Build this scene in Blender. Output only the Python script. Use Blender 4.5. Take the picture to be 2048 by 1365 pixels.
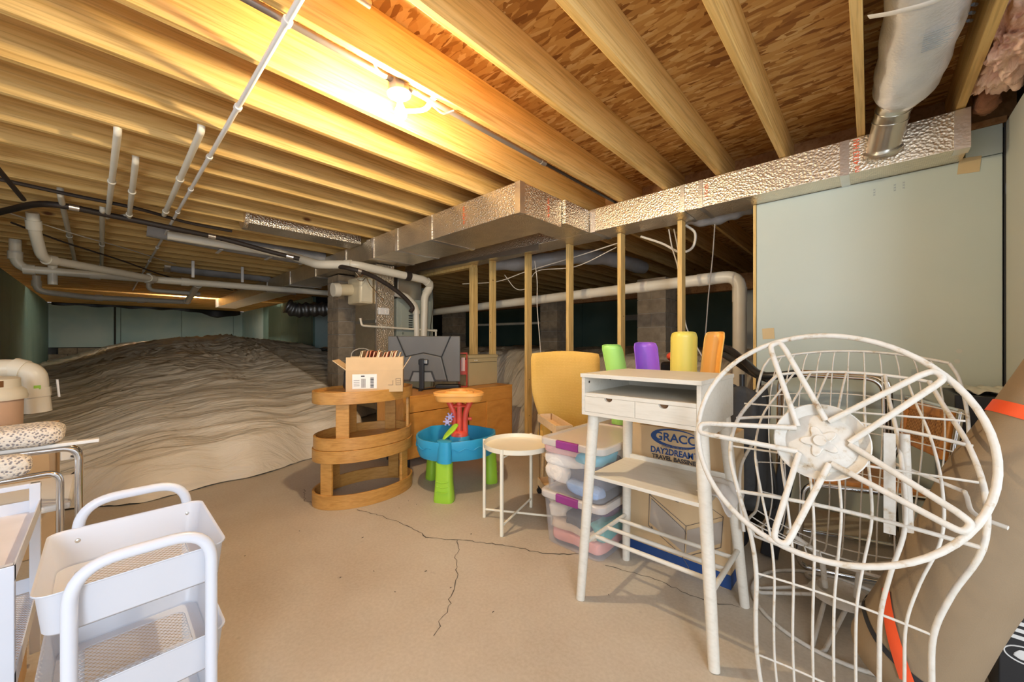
import bpy, math, random
from mathutils import Vector, Matrix, noise
random.seed(7)
scene = bpy.context.scene
COL = scene.collection
for o in list(bpy.data.objects):
    bpy.data.objects.remove(o)

# ------------------------------------------------------------------ camera
cam_d = bpy.data.cameras.new('camera')
cam = bpy.data.objects.new('camera', cam_d); COL.objects.link(cam)
cam.location = (0, 0, 1.17)
cam.rotation_euler = (math.radians(90), 0, math.radians(43.09))
cam_d.sensor_width = 36
cam_d.lens = 13.447
cam_d.shift_y = 0.0017
cam_d.clip_start = 0.02
scene.camera = cam

# ------------------------------------------------------------------ world, assumed daylight, exposure
w = bpy.data.worlds.new('world'); scene.world = w
w.use_nodes = True
w.node_tree.nodes['Background'].inputs[0].default_value = (0.93, 0.95, 1.0, 1)
w.node_tree.nodes['Background'].inputs[1].default_value = .88

def area(name, loc, target, sx, sy, energy, color):
    l = bpy.data.lights.new(name, 'AREA'); l.shape = 'RECTANGLE'
    l.size = sx; l.size_y = sy; l.energy = energy; l.color = color
    o = bpy.data.objects.new(name, l); COL.objects.link(o)
    o.location = loc
    o.rotation_euler = (Vector(target) - Vector(loc)).to_track_quat('-Z', 'Y').to_euler()
    return o
# assumed daylight from behind and right of the viewer: bare area light, no doorway
area('assumed_daylight', (1.75, -1.15, 1.55), (-1.4, 1.7, 0.7), 1.0, 1.7, 62, (0.74, 0.86, 1.0))

scene.view_settings.view_transform = 'Standard'
scene.view_settings.look = 'None'
scene.view_settings.gamma = 1
scene.view_settings.use_curve_mapping = False
scene.view_settings.exposure = 0.48

# ------------------------------------------------------------------ materials
MATS = {}
def newmat(name):
    m = bpy.data.materials.new(name); m.use_nodes = True
    nt = m.node_tree
    b = nt.nodes['Principled BSDF']
    MATS[name] = m
    return m, nt, b
def N(nt, t, **kw):
    n = nt.nodes.new(t)
    for k, v in kw.items():
        if k in n.inputs: n.inputs[k].default_value = v
        else: setattr(n, k, v)
    return n
def coords(nt, scale=(1, 1, 1), rand=False, rot=(0, 0, 0)):
    tc = N(nt, 'ShaderNodeTexCoord')
    mp = N(nt, 'ShaderNodeMapping'); mp.inputs['Scale'].default_value = scale; mp.inputs['Rotation'].default_value = rot
    src = tc.outputs['Object']
    if rand:
        oi = N(nt, 'ShaderNodeObjectInfo')
        mul = N(nt, 'ShaderNodeMath', operation='MULTIPLY'); mul.inputs[1].default_value = 37.0
        nt.links.new(oi.outputs['Random'], mul.inputs[0])
        cb = N(nt, 'ShaderNodeCombineXYZ')
        for i in range(3): nt.links.new(mul.outputs[0], cb.inputs[i])
        ad = N(nt, 'ShaderNodeVectorMath', operation='ADD')
        nt.links.new(src, ad.inputs[0]); nt.links.new(cb.outputs[0], ad.inputs[1])
        src = ad.outputs[0]
    nt.links.new(src, mp.inputs['Vector'])
    return mp.outputs['Vector']
def ramp(nt, fac, stops):
    r = N(nt, 'ShaderNodeValToRGB')
    els = r.color_ramp.elements
    while len(els) < len(stops): els.new(0.5)
    for e, (p, c) in zip(els, stops):
        e.position = p; e.color = (*c, 1) if len(c) == 3 else c
    nt.links.new(fac, r.inputs['Fac'])
    return r.outputs['Color']
def mixc(nt, fac, a, b, mode='MIX'):
    m = N(nt, 'ShaderNodeMix', data_type='RGBA', blend_type=mode)
    for sock, v in ((m.inputs[0], fac), (m.inputs[6], a), (m.inputs[7], b)):
        if hasattr(v, 'is_linked'): nt.links.new(v, sock)
        elif isinstance(v, (int, float)): sock.default_value = v
        else: sock.default_value = (*v, 1)
    return m.outputs[2]
def bump(nt, b, h, strength, dist=0.01):
    n = N(nt, 'ShaderNodeBump'); n.inputs['Strength'].default_value = strength; n.inputs['Distance'].default_value = dist
    nt.links.new(h, n.inputs['Height']); nt.links.new(n.outputs['Normal'], b.inputs['Normal'])
def plain(name, col, rough=.5, metal=0, var=.06, vs=6, bmp=0, bs=60, rand=False, alpha=1, spec=None, emit=0, ecol=None, trans=0, coat=0):
    m, nt, b = newmat(name)
    b.inputs['Roughness'].default_value = rough; b.inputs['Metallic'].default_value = metal
    if spec is not None: b.inputs['Specular IOR Level'].default_value = spec
    if alpha < 1: b.inputs['Alpha'].default_value = alpha
    if coat: b.inputs['Coat Weight'].default_value = coat
    v = coords(nt, rand=rand)
    if var:
        nz = N(nt, 'ShaderNodeTexNoise', Scale=vs, Detail=4.0)
        nt.links.new(v, nz.inputs['Vector'])
        c = ramp(nt, nz.outputs['Fac'], [(.3, [x * (1 - var) for x in col]), (.7, [min(1, x * (1 + var)) for x in col])])
        nt.links.new(c, b.inputs['Base Color'])
    else:
        b.inputs['Base Color'].default_value = (*col, 1)
    if bmp:
        nb = N(nt, 'ShaderNodeTexNoise', Scale=bs, Detail=3.0)
        nt.links.new(v, nb.inputs['Vector']); bump(nt, b, nb.outputs['Fac'], bmp)
    if emit:
        b.inputs['Emission Color'].default_value = (*(ecol or col), 1); b.inputs['Emission Strength'].default_value = emit
    return m
def wood(name, c1, c2, c3, scale, rough=.6, knots=0, rand=True, kcol=(.16, .06, .015), spec=.3, fine=.55):
    """c1 light, c2 mid, c3 dark late-wood lines; scale stretches the grain"""
    m, nt, b = newmat(name)
    b.inputs['Roughness'].default_value = rough
    b.inputs['Specular IOR Level'].default_value = spec
    v = coords(nt, scale, rand)
    n1 = N(nt, 'ShaderNodeTexNoise', Scale=1.0, Detail=5.0, Distortion=.6); nt.links.new(v, n1.inputs['Vector'])
    col = ramp(nt, n1.outputs['Fac'], [(.25, c3), (.42, c2), (.55, c1), (.66, c2), (.78, c1)])
    wv = N(nt, 'ShaderNodeTexNoise', Scale=.35, Detail=2.0); nt.links.new(v, wv.inputs['Vector'])
    col = mixc(nt, .35, col, ramp(nt, wv.outputs['Fac'], [(.3, c2), (.7, c1)]))
    if knots:
        v2 = coords(nt, (knots * 2.2, knots, knots * 2.2), rand)
        vo = N(nt, 'ShaderNodeTexVoronoi', Scale=1.0); nt.links.new(v2, vo.inputs['Vector'])
        kn = ramp(nt, vo.outputs['Distance'], [(.035, (1, 1, 1)), (.075, (0, 0, 0))])
        col = mixc(nt, kn, col, kcol)
    vf = coords(nt, [s_ * 3.2 for s_ in scale], rand)
    nf = N(nt, 'ShaderNodeTexNoise', Scale=1.0, Detail=3.0); nt.links.new(vf, nf.inputs['Vector'])
    col = mixc(nt, fine, col, ramp(nt, nf.outputs['Fac'], [(.36, (.62, .55, .46)), (.52, (1, 1, 1))]), 'MULTIPLY')
    nt.links.new(col, b.inputs['Base Color'])
    bump(nt, b, n1.outputs['Fac'], .12, .004)
    return m

PINE = wood('pine', (.82, .56, .22), (.72, .44, .13), (.48, .25, .06), (24, .9, 24), .62, knots=1.3)
STUD = wood('stud_pine', (.86, .60, .24), (.78, .51, .17), (.62, .36, .09), (22, 22, 1.3), .62, knots=4.0)
REDWOOD = wood('framing_dark', (.42, .22, .09), (.36, .17, .06), (.26, .11, .04), (12, 12, 12), .7)
OAK = wood('oak', (.60, .31, .08), (.52, .25, .055), (.38, .16, .03), (6, 6, 40), .38, rand=False, spec=.5, fine=.3)
CABINET = wood('cabinet_maple', (.72, .32, .065), (.66, .28, .05), (.52, .19, .03), (30, 3, 8), .35, rand=True, spec=.5, fine=.15)
WHITEOAK = wood('white_stained_wood', (.72, .67, .57), (.69, .64, .54), (.61, .55, .45), (5, 40, 40), .5, rand=True, fine=.10)
LTWOOD = wood('light_birch', (.78, .58, .36), (.74, .54, .32), (.66, .46, .25), (4, 20, 20), .5, fine=.15)

def osb():
    m, nt, b = newmat('osb')
    b.inputs['Roughness'].default_value = .7
    cols = []
    for rot, off in ((0.35, 1.0), (-0.5, 2.0), (1.2, 3.0)):
        v = coords(nt, (9, 30, 1), rot=(0, 0, rot))
        nz = N(nt, 'ShaderNodeTexNoise', Scale=1.3); nt.links.new(v, nz.inputs['Vector'])
        v2 = mixc(nt, .35, v, nz.outputs['Color'], 'ADD')
        vo = N(nt, 'ShaderNodeTexVoronoi', Scale=off * .25 + .75); nt.links.new(v2, vo.inputs['Vector'])
        sx = N(nt, 'ShaderNodeSeparateColor'); nt.links.new(vo.outputs['Color'], sx.inputs[0])
        cols.append((ramp(nt, sx.outputs[0], [(.0, (.24, .085, .012)), (.2, (.42, .19, .04)), (.5, (.56, .29, .075)), (.75, (.66, .38, .12)), (1, (.74, .50, .21))]), sx.outputs[1]))
    g = N(nt, 'ShaderNodeMath', operation='GREATER_THAN'); g.inputs[1].default_value = .5; nt.links.new(cols[1][1], g.inputs[0])
    c = mixc(nt, g.outputs[0], cols[0][0], cols[1][0])
    g2 = N(nt, 'ShaderNodeMath', operation='GREATER_THAN'); g2.inputs[1].default_value = .72; nt.links.new(cols[2][1], g2.inputs[0])
    c = mixc(nt, g2.outputs[0], c, cols[2][0])
    nt.links.new(c, b.inputs['Base Color'])
    bw = N(nt, 'ShaderNodeRGBToBW'); nt.links.new(c, bw.inputs[0]); bump(nt, b, bw.outputs[0], .5, .006)
    return m
OSB = osb()

def concrete():
    m, nt, b = newmat('concrete')
    b.inputs['Roughness'].default_value = .62
    v = coords(nt)
    a = N(nt, 'ShaderNodeTexNoise', Scale=1.3, Detail=7.0, Roughness=.62); nt.links.new(v, a.inputs['Vector'])
    c = ramp(nt, a.outputs['Fac'], [(.3, (.44, .365, .27)), (.5, (.53, .455, .35)), (.68, (.59, .525, .42))])
    f = N(nt, 'ShaderNodeTexNoise', Scale=70.0, Detail=4.0); nt.links.new(v, f.inputs['Vector'])
    c = mixc(nt, .25, c, ramp(nt, f.outputs['Fac'], [(.35, (.40, .34, .26)), (.65, (.60, .54, .45))]))
    s = N(nt, 'ShaderNodeTexNoise', Scale=9.0, Detail=3.0); nt.links.new(v, s.inputs['Vector'])
    c = mixc(nt, ramp(nt, s.outputs['Fac'], [(.71, (0, 0, 0)), (.78, (.55, .55, .55))]), c, (.30, .25, .19))
    nt.links.new(c, b.inputs['Base Color'])
    bump(nt, b, f.outputs['Fac'], .12, .003)
    return m
CONC = concrete()

def foil(name, col, rough, grid=False, bs=.45):
    m, nt, b = newmat(name)
    b.inputs['Metallic'].default_value = .93; b.inputs['Roughness'].default_value = rough
    v = coords(nt)
    n1 = N(nt, 'ShaderNodeTexNoise', Scale=48.0, Detail=3.0); nt.links.new(v, n1.inputs['Vector'])
    n2 = N(nt, 'ShaderNodeTexNoise', Scale=7.0, Detail=4.0); nt.links.new(v, n2.inputs['Vector'])
    vo = N(nt, 'ShaderNodeTexVoronoi', Scale=70.0); nt.links.new(v, vo.inputs['Vector'])
    c = ramp(nt, n2.outputs['Fac'], [(.3, [x * .86 for x in col]), (.7, col)])
    if grid:
        vg = coords(nt, (110, 110, 110))
        ck = N(nt, 'ShaderNodeTexBrick'); ck.offset = 0; ck.inputs['Scale'].default_value = 1.0
        ck.inputs['Mortar Size'].default_value = .08; ck.inputs['Brick Width'].default_value = 1.0; ck.inputs['Row Height'].default_value = 1.0
        sw = N(nt, 'ShaderNodeSeparateXYZ'); nt.links.new(vg, sw.inputs[0])
        cb = N(nt, 'ShaderNodeCombineXYZ'); nt.links.new(sw.outputs[0], cb.inputs[0]); nt.links.new(sw.outputs[2], cb.inputs[1])
        nt.links.new(cb.outputs[0], ck.inputs['Vector'])
        c = mixc(nt, ck.outputs['Fac'], c, [x * .8 for x in col])
    nt.links.new(c, b.inputs['Base Color'])
    h = mixc(nt, .5, n1.outputs['Fac'], vo.outputs['Distance'])
    bw = N(nt, 'ShaderNodeRGBToBW'); nt.links.new(h, bw.inputs[0])
    bump(nt, b, bw.outputs[0], bs, .010)
    return m
FOIL = foil('duct_foil', (.92, .83, .68), .33, False, .9)
FOILG = foil('duct_foil_scrim', (.92, .81, .65), .34, True, .5)
GALV = foil('galvanized_steel', (.72, .71, .66), .28, False, .03)
SLEEVE = foil('silver_sleeve', (.80, .80, .82), .42, False, .25); SLEEVE.node_tree.nodes['Principled BSDF'].inputs['Metallic'].default_value = .55

def liner():
    m, nt, b = newmat('vapor_liner')
    b.inputs['Roughness'].default_value = .42
    b.inputs['Specular IOR Level'].default_value = .35
    v = coords(nt, (5.5, .8, 1), rot=(0, 0, .12))
    a = N(nt, 'ShaderNodeTexNoise', Scale=2.2, Detail=6.0, Roughness=.55, Distortion=.8); nt.links.new(v, a.inputs['Vector'])
    v3 = coords(nt)
    d = N(nt, 'ShaderNodeTexNoise', Scale=.8, Detail=5.0); nt.links.new(v3, d.inputs['Vector'])
    c = ramp(nt, d.outputs['Fac'], [(.3, (.64, .54, .39)), (.55, (.75, .67, .53)), (.75, (.80, .74, .63))])
    nt.links.new(c, b.inputs['Base Color'])
    bump(nt, b, a.outputs['Fac'], .9, .05)
    return m
LINER = liner()

def panelmat(name, c1, c2, rough=.6):
    m, nt, b = newmat(name)
    b.inputs['Roughness'].default_value = rough
    v = coords(nt)
    a = N(nt, 'ShaderNodeTexNoise', Scale=.9, Detail=5.0); nt.links.new(v, a.inputs['Vector'])
    c = ramp(nt, a.outputs['Fac'], [(.35, c1), (.65, c2)])
    f = N(nt, 'ShaderNodeTexNoise', Scale=120.0, Detail=2.0); nt.links.new(v, f.inputs['Vector'])
    nt.links.new(c, b.inputs['Base Color'])
    bump(nt, b, f.outputs['Fac'], .06, .002)
    return m
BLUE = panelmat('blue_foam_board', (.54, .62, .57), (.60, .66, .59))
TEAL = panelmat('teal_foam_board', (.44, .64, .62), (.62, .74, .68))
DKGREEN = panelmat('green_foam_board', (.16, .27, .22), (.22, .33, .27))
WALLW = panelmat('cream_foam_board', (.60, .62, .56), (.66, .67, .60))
BLOCK = plain('concrete_block', (.36, .28, .19), .85, var=.2, vs=12, bmp=.3)
PVC = plain('pvc', (.80, .74, .60), .34, var=.05, vs=3)
PVCP = plain('pvc_primer', (.55, .52, .46), .4)
WHITEP = plain('white_powder_coat', (.70, .72, .78), .36, var=.015)
WHITE = plain('white_plastic', (.85, .83, .78), .4, var=.02)
CREAMP = plain('cream_enamel', (.86, .80, .64), .4, var=.03)
BLACK = plain('black_plastic', (.016, .016, .018), .42, var=.1)
BLACKF = plain('black_fabric', (.035, .034, .033), .7, var=.2, bmp=.2)
DARKR = plain('dark_rubber', (.035, .024, .018), .6)
CHROME = plain('chrome', (.78, .77, .76), .12, metal=1, var=.02)
BRASS = plain('warm_metal', (.55, .42, .28), .25, metal=1)
CARD = plain('cardboard', (.57, .38, .20), .75, var=.06, vs=8)
CARDL = plain('light_cardboard', (.62, .44, .245), .75, var=.05, vs=8)
PAPER = plain('paper_label', (.82, .80, .75), .6)
def rusty():
    m, nt, b = newmat('chipped_white_paint')
    b.inputs['Roughness'].default_value = .5
    v = coords(nt)
    a = N(nt, 'ShaderNodeTexNoise', Scale=28.0, Detail=6.0, Roughness=.65); nt.links.new(v, a.inputs['Vector'])
    c = ramp(nt, a.outputs['Fac'], [(.27, (.24, .14, .07)), (.34, (.50, .41, .29)), (.43, (.61, .565, .485)), (.7, (.68, .645, .575))])
    nt.links.new(c, b.inputs['Base Color'])
    return m
RUSTY = rusty()

# ------------------------------------------------------------------ mesh building
class MB:
    def __init__(s): s.v = []; s.f = []
    def add(s, vs, fs):
        o = len(s.v); s.v += [tuple(p) for p in vs]; s.f += [tuple(i + o for i in f) for f in fs]; return s
    def box(s, x0, x1, y0, y1, z0, z1, M=None):
        vs = [Vector((x, y, z)) for z in (z0, z1) for y in (y0, y1) for x in (x0, x1)]
        if M is not None: vs = [M @ p for p in vs]
        return s.add(vs, [(0, 2, 3, 1), (4, 5, 7, 6), (0, 1, 5, 4), (2, 6, 7, 3), (0, 4, 6, 2), (1, 3, 7, 5)])
    def tube(s, pts, r, n=10, closed=False, flat=None):
        P = [Vector(p) for p in pts]; k = len(P)
        T = []
        for i in range(k):
            a = P[(i - 1) % k] if (closed or i > 0) else P[i]
            b = P[(i + 1) % k] if (closed or i < k - 1) else P[i]
            d = (b - a); T.append(d.normalized() if d.length > 1e-9 else Vector((0, 0, 1)))
        up = Vector((0, 0, 1)) if abs(T[0].z) < .9 else Vector((1, 0, 0))
        u = T[0].cross(up).normalized(); vs = []
        for i in range(k):
            u = (u - T[i] * u.dot(T[i])); u.normalize()
            w_ = T[i].cross(u)
            ri = r[i] if isinstance(r, (list, tuple)) else r
            for j in range(n):
                a = 2 * math.pi * j / n
                vs.append(P[i] + u * (ri * math.cos(a)) + w_ * (ri * math.sin(a) * (flat or 1)))
        fs = []
        for i in range(k if closed else k - 1):
            i2 = (i + 1) % k
            for j in range(n):
                j2 = (j + 1) % n
                fs.append((i * n + j, i * n + j2, i2 * n + j2, i2 * n + j))
        if not closed:
            fs.append(tuple(range(n - 1, -1, -1))); fs.append(tuple((k - 1) * n + j for j in range(n)))
        return s.add(vs, fs)
    def cyl(s, a, b, r, n=16, r2=None):
        return s.tube([a, b], [r, r if r2 is None else r2], n)
    def lathe(s, prof, c=(0, 0, 0), n=28, sx=1, sy=1, M=None, close=False):
        vs = []; k = len(prof)
        for (r, z) in prof:
            for j in range(n):
                a = 2 * math.pi * j / n
                p = Vector((r * sx * math.cos(a), r * sy * math.sin(a), z))
                vs.append((M @ p if M is not None else p) + Vector(c))
        fs = []
        for i in range(k if close else k - 1):
            i2 = (i + 1) % k
            for j in range(n):
                j2 = (j + 1) % n; fs.append((i * n + j, i * n + j2, i2 * n + j2, i2 * n + j))
        if not close:
            if prof[0][0] > 1e-5: fs.append(tuple(range(n - 1, -1, -1)))
            if prof[-1][0] > 1e-5: fs.append(tuple((k - 1) * n + j for j in range(n)))
        return s.add(vs, fs)
    def prism(s, poly, M, d0, d1):
        """polygon in local x,y extruded along local z from d0 to d1, placed by M"""
        n = len(poly)
        vs = [M @ Vector((x, y, d0)) for x, y in poly] + [M @ Vector((x, y, d1)) for x, y in poly]
        fs = [tuple(range(n - 1, -1, -1)), tuple(range(n, 2 * n))] + [(i, (i + 1) % n, n + (i + 1) % n, n + i) for i in range(n)]
        return s.add(vs, fs)
    def grid(s, fn, nu, nv):
        vs = [fn(i / nu, j / nv) for j in range(nv + 1) for i in range(nu + 1)]
        return s.add(vs, [(j * (nu + 1) + i, j * (nu + 1) + i + 1, (j + 1) * (nu + 1) + i + 1, (j + 1) * (nu + 1) + i) for j in range(nv) for i in range(nu)])
    def build(s, name, m, parent=None, smooth=None, bevel=0, thick=0, sub=0):
        me = bpy.data.meshes.new(name)
        off = Vector((0, 0, 0)); p = parent
        while p is not None: off += Vector(p.location); p = p.parent
        me.from_pydata([tuple(Vector(v) - off) for v in s.v], [], s.f)
        me.materials.append(m)
        if smooth is not None:
            for q in me.polygons: q.use_smooth = True
            if smooth: me.set_sharp_from_angle(angle=math.radians(smooth))
        o = bpy.data.objects.new(name, me); COL.objects.link(o)
        if parent is not None: o.parent = parent
        if thick:
            md = o.modifiers.new('thickness', 'SOLIDIFY'); md.thickness = thick; md.offset = 0
        if bevel:
            md = o.modifiers.new('bevel', 'BEVEL'); md.width = bevel; md.segments = 2; md.limit_method = 'ANGLE'
        if sub:
            md = o.modifiers.new('sub', 'SUBSURF'); md.levels = sub; md.render_levels = sub
        return o
def tag(o, label=None, cat=None, group=None, kind=None):
    if label: o['label'] = label
    if cat: o['category'] = cat
    if group: o['group'] = group
    if kind: o['kind'] = kind
    return o
def thing(name, label, cat, loc=(0, 0, 0), group=None):
    o = bpy.data.objects.new(name, None); COL.objects.link(o); o.location = loc
    o.empty_display_size = .1
    return tag(o, label, cat, group)
def struct(name, loc=(0, 0, 0), label=None):
    o = bpy.data.objects.new(name, None); COL.objects.link(o); o.location = loc
    return tag(o, label, None, None, 'structure')
def copyof(src, name, loc, parent):
    o = bpy.data.objects.new(name, src.data); COL.objects.link(o); o.parent = parent
    off = Vector((0, 0, 0)); p = parent
    while p is not None: off += Vector(p.location); p = p.parent
    o.location = Vector(loc) - off
    for md in src.modifiers:
        n2 = o.modifiers.new(md.name, md.type)
        if md.type == 'BEVEL': n2.width = md.width; n2.segments = md.segments; n2.limit_method = md.limit_method
    return o
def smoothpts(pts, k=6, closed=False):
    P = [Vector(p) for p in pts]; n = len(P); out = []
    rng = range(n) if closed else range(n - 1)
    for i in rng:
        p1, p2 = P[i], P[(i + 1) % n]
        p0 = P[i - 1] if (closed or i > 0) else p1 * 2 - p2
        p3 = P[(i + 2) % n] if (closed or i + 2 < n) else p2 * 2 - p1
        for j in range(k):
            t = j / k
            out.append(.5 * ((2 * p1) + (p2 - p0) * t + (2 * p0 - 5 * p1 + 4 * p2 - p3) * t * t + (3 * p1 - p0 - 3 * p2 + p3) * t ** 3))
    if not closed: out.append(P[-1])
    return out
def fillet(pts, r, k=5):
    """polyline with rounded corners"""
    P = [Vector(p) for p in pts]; out = [P[0]]
    for i in range(1, len(P) - 1):
        a, b, c = P[i - 1], P[i], P[i + 1]
        d1 = (a - b); d2 = (c - b); q = min(r, d1.length * .45, d2.length * .45)
        s_, e_ = b + d1.normalized() * q, b + d2.normalized() * q
        for j in range(k + 1):
            t = j / k; out.append(s_ * (1 - t) ** 2 + b * 2 * t * (1 - t) + e_ * t * t)
    out.append(P[-1]); return out
def rot(axis, a): return Matrix.Rotation(a, 4, axis)
def place(loc, rz=0, rx=0, ry=0): return Matrix.Translation(loc) @ rot('Z', rz) @ rot('X', rx) @ rot('Y', ry)
def smooths(a, b, x):
    t = max(0, min(1, (x - a) / (b - a))); return t * t * (3 - 2 * t)
def text(name, body, size, loc, rotm, m, parent, ext=.0006, align='CENTER', sx=1, bold=0):
    cu = bpy.data.curves.new(name, 'FONT'); cu.body = body; cu.size = size; cu.align_x = align; cu.align_y = 'CENTER'; cu.extrude = ext; cu.offset = bold
    tmp = bpy.data.objects.new(name, cu); COL.objects.link(tmp)
    bpy.context.view_layer.update()
    me = bpy.data.meshes.new_from_object(tmp); bpy.data.objects.remove(tmp)
    me.materials.clear(); me.materials.append(m)
    off = Vector((0, 0, 0)); p = parent
    while p is not None: off += Vector(p.location); p = p.parent
    me.transform(Matrix.Translation(Vector(loc) - off) @ rotm @ Matrix.Diagonal((sx, 1, 1, 1)))
    o = bpy.data.objects.new(name, me); COL.objects.link(o); o.parent = parent
    return o
FACE_MY = rot('X', math.pi / 2)                                  # print facing -y
FACE_PX = rot('Z', math.pi / 2) @ rot('X', math.pi / 2)          # print facing +x
FACE_MX = rot('Z', -math.pi / 2) @ rot('X', math.pi / 2)         # print facing -x

# ================================================================== STRUCTURE
floor = MB().box(-7.5, 1.2, -2.6, 4.2, -.12, 0).build('floor', CONC)
MB().box(-19.4, -7.5, -2.6, 12, -.3, -.02).box(-7.5, 1.2, 4.2, 12, -.3, -.02).build('earth_base', BLOCK, floor)
tag(floor, 'worn beige concrete slab with branching cracks', None, None, 'structure')
CRACK = plain('crack_dark', (.10, .085, .065), .9, var=.3, vs=30)  # dark tone of the slab cracks themselves
def crack(pts, w):
    m = MB(); P = []
    for i in range(len(pts) - 1):
        a, b = Vector(pts[i]), Vector(pts[i + 1]); n = max(2, int((b - a).length / .025))
        for j in range(n):
            q = a.lerp(b, j / n); q += Vector((random.uniform(-1, 1), random.uniform(-1, 1))) * .009; P.append(q)
    P.append(Vector(pts[-1])); vs = []; fs = []
    for i, p in enumerate(P):
        d = (P[min(i + 1, len(P) - 1)] - P[max(i - 1, 0)]).normalized(); nrm = Vector((-d.y, d.x))
        ww = w * random.uniform(.35, 1.0)
        vs += [(*(p + nrm * ww), .0009), (*(p - nrm * ww), .0009)]
        if i: fs.append((2 * i - 2, 2 * i - 1, 2 * i + 1, 2 * i))
    m.add(vs, fs).build('crack', CRACK, floor)
crack([(-2.62, 1.22), (-2.38, 1.29), (-2.16, 1.33), (-1.93, 1.33), (-1.78, 1.44), (-1.60, 1.545), (-1.45, 1.62), (-1.30, 1.68), (-1.18, 1.80)], .0042)
crack([(-1.78, 1.44), (-1.62, 1.29), (-1.50, 1.20), (-1.36, 1.04), (-1.27, .90)], .0028)
crack([(-1.02, 1.80), (-.80, 1.86), (-.55, 1.86), (-.42, 1.92)], .003)
crack([(-3.30, 1.10), (-3.05, 1.02), (-2.85, 1.10)], .003)
for i in range(34):
    x, y = random.uniform(-2.6, -.2), random.uniform(.5, 1.75)
    a = random.uniform(0, 6.3); l = random.uniform(.004, .012)
    MB().tube([(x, y, .001), (x + l * math.cos(a), y + l * math.sin(a), .0012)], .0016, 5).build('debris_speck', DARKR, floor) if i < 16 else None

# ceiling: subfloor boards with joists below
ZJ = 2.46
ceiling = MB().box(-19.6, .95, -2.6, 12.2, ZJ + .235, ZJ + .26).build('ceiling', OSB)
tag(ceiling, 'oriented strand board subfloor over pale pine joists', None, None, 'structure')
jx = [.346 - .4045 * i for i in range(49)]
m0 = MB().box(0, .038, -2.55, 12.1, 0, .2345)
j0 = None
for x in jx:
    if j0 is None:
        j0 = m0.build('floor_joist', PINE, ceiling, bevel=.003); j0.location = (x, 0, ZJ)
    else:
        copyof(j0, 'floor_joist', (x, 0, ZJ), ceiling)
# solid blocking between the joists over the partition
b0 = None
for x in jx[:9]:
    if b0 is None:
        b0 = MB().box(.0385, .404, 0, .038, 0, .2345).build('blocking', REDWOOD, ceiling); b0.location = (x - .4045, 3.63, ZJ)
    else:
        copyof(b0, 'blocking', (x - .4045, 3.63, ZJ), ceiling)
MB().box(.384, .95, 3.5, 3.55, 2.40, 2.69).build('sill_beam', REDWOOD, ceiling)
MB().box(.41, .56, 3.45, 3.52, 2.407, 2.445).build('top_plate', REDWOOD, ceiling)

# left wall of the crawl space (runs along x)
wl = struct('wall_left', label='dark green foam board wall along the crawl space')
xs = [-19.0, -16.6, -14.2, -11.8, -9.4, -7.0, -4.6]
for i in range(len(xs) - 1):
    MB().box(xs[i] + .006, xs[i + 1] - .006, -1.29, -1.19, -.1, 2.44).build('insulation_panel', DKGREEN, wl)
MB().box(-19.0, -4.6, -1.33, -1.30, -.1, 2.46).build('backing', BLACKF, wl)
# far wall
wb = struct('wall_back', label='pale blue foam board wall at the far end')
ys = [-1.19, .42, 2.03, 3.64, 3.95]
for i in range(len(ys) - 1):
    MB().box(-19.1, -19.0, ys[i] + .006, ys[i + 1] - .006, 1.02, 2.42).build('insulation_panel', TEAL, wb)
for r in range(2):
    for i in range(13):
        y = -1.19 + i * .405 + (.2 if r else 0)
        MB().box(-19.12, -19.02, y + .006, min(y + .4, 3.95), .60 + r * .205, .795 + r * .205).build('block', BLOCK, wb)
MB().box(-19.16, -19.12, -1.2, 4.0, 0, 2.46).build('backing', BLACKF, wb)
MB().cyl((-18.96, .28, 1.0), (-18.96, .28, 2.4), .022, 8).build('pipe_chase', DARKR, wb)
# jogging side wall right of the crawl space
wj = struct('wall_jog', label='blue green foam board side wall behind the furnace')
xs = [-19.0, -17.4, -16.0, -14.0, -12.4, -11.2]
for i in range(len(xs) - 1):
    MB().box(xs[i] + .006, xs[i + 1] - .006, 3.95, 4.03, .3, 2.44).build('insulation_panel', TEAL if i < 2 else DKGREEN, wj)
MB().box(-11.28, -11.2, 4.0, 5.6, .3, 2.2).build('insulation_panel', TEAL, wj)
MB().box(-11.3, -11.28, 3.95, 5.8, 0, 2.46).build('backing', BLACKF, wj)
# wall with blue panel on the right, end of the partition
wr = struct('wall_right', label='pale blue foam board wall beside the partition')
MB().box(-.64, .545, 3.45, 3.50, 0, 2.236).build('insulation_panel', BLUE, wr, bevel=.003)
MB().box(.41, .545, 3.452, 3.50, 2.240, 2.405).build('insulation_panel', BLUE, wr)
MB().box(-.66, -.641, 3.44, 3.53, 0, 2.236).build('edge_board', STUD, wr)
MB().box(-.66, .56, 3.505, 3.53, 0, 2.234).build('backing', BLACKF, wr)
MB().box(.41, .56, 3.505, 3.53, 2.236, 2.40).build('backing', BLACKF, wr)
wc = struct('wall_side', label='cream foam board wall meeting the blue panel in the corner')
MB().box(.555, .60, 2.0, 3.448, 0, 2.405).build('insulation_panel', WALLW, wc, bevel=.003)
MB().box(.602, .64, 2.0, 3.55, 0, 2.69).build('backing', BLACKF, wc)
MB().box(.548, .554, 3.44, 3.449, .1, 2.40).build('joint_gap', BLACK, wc)
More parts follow.
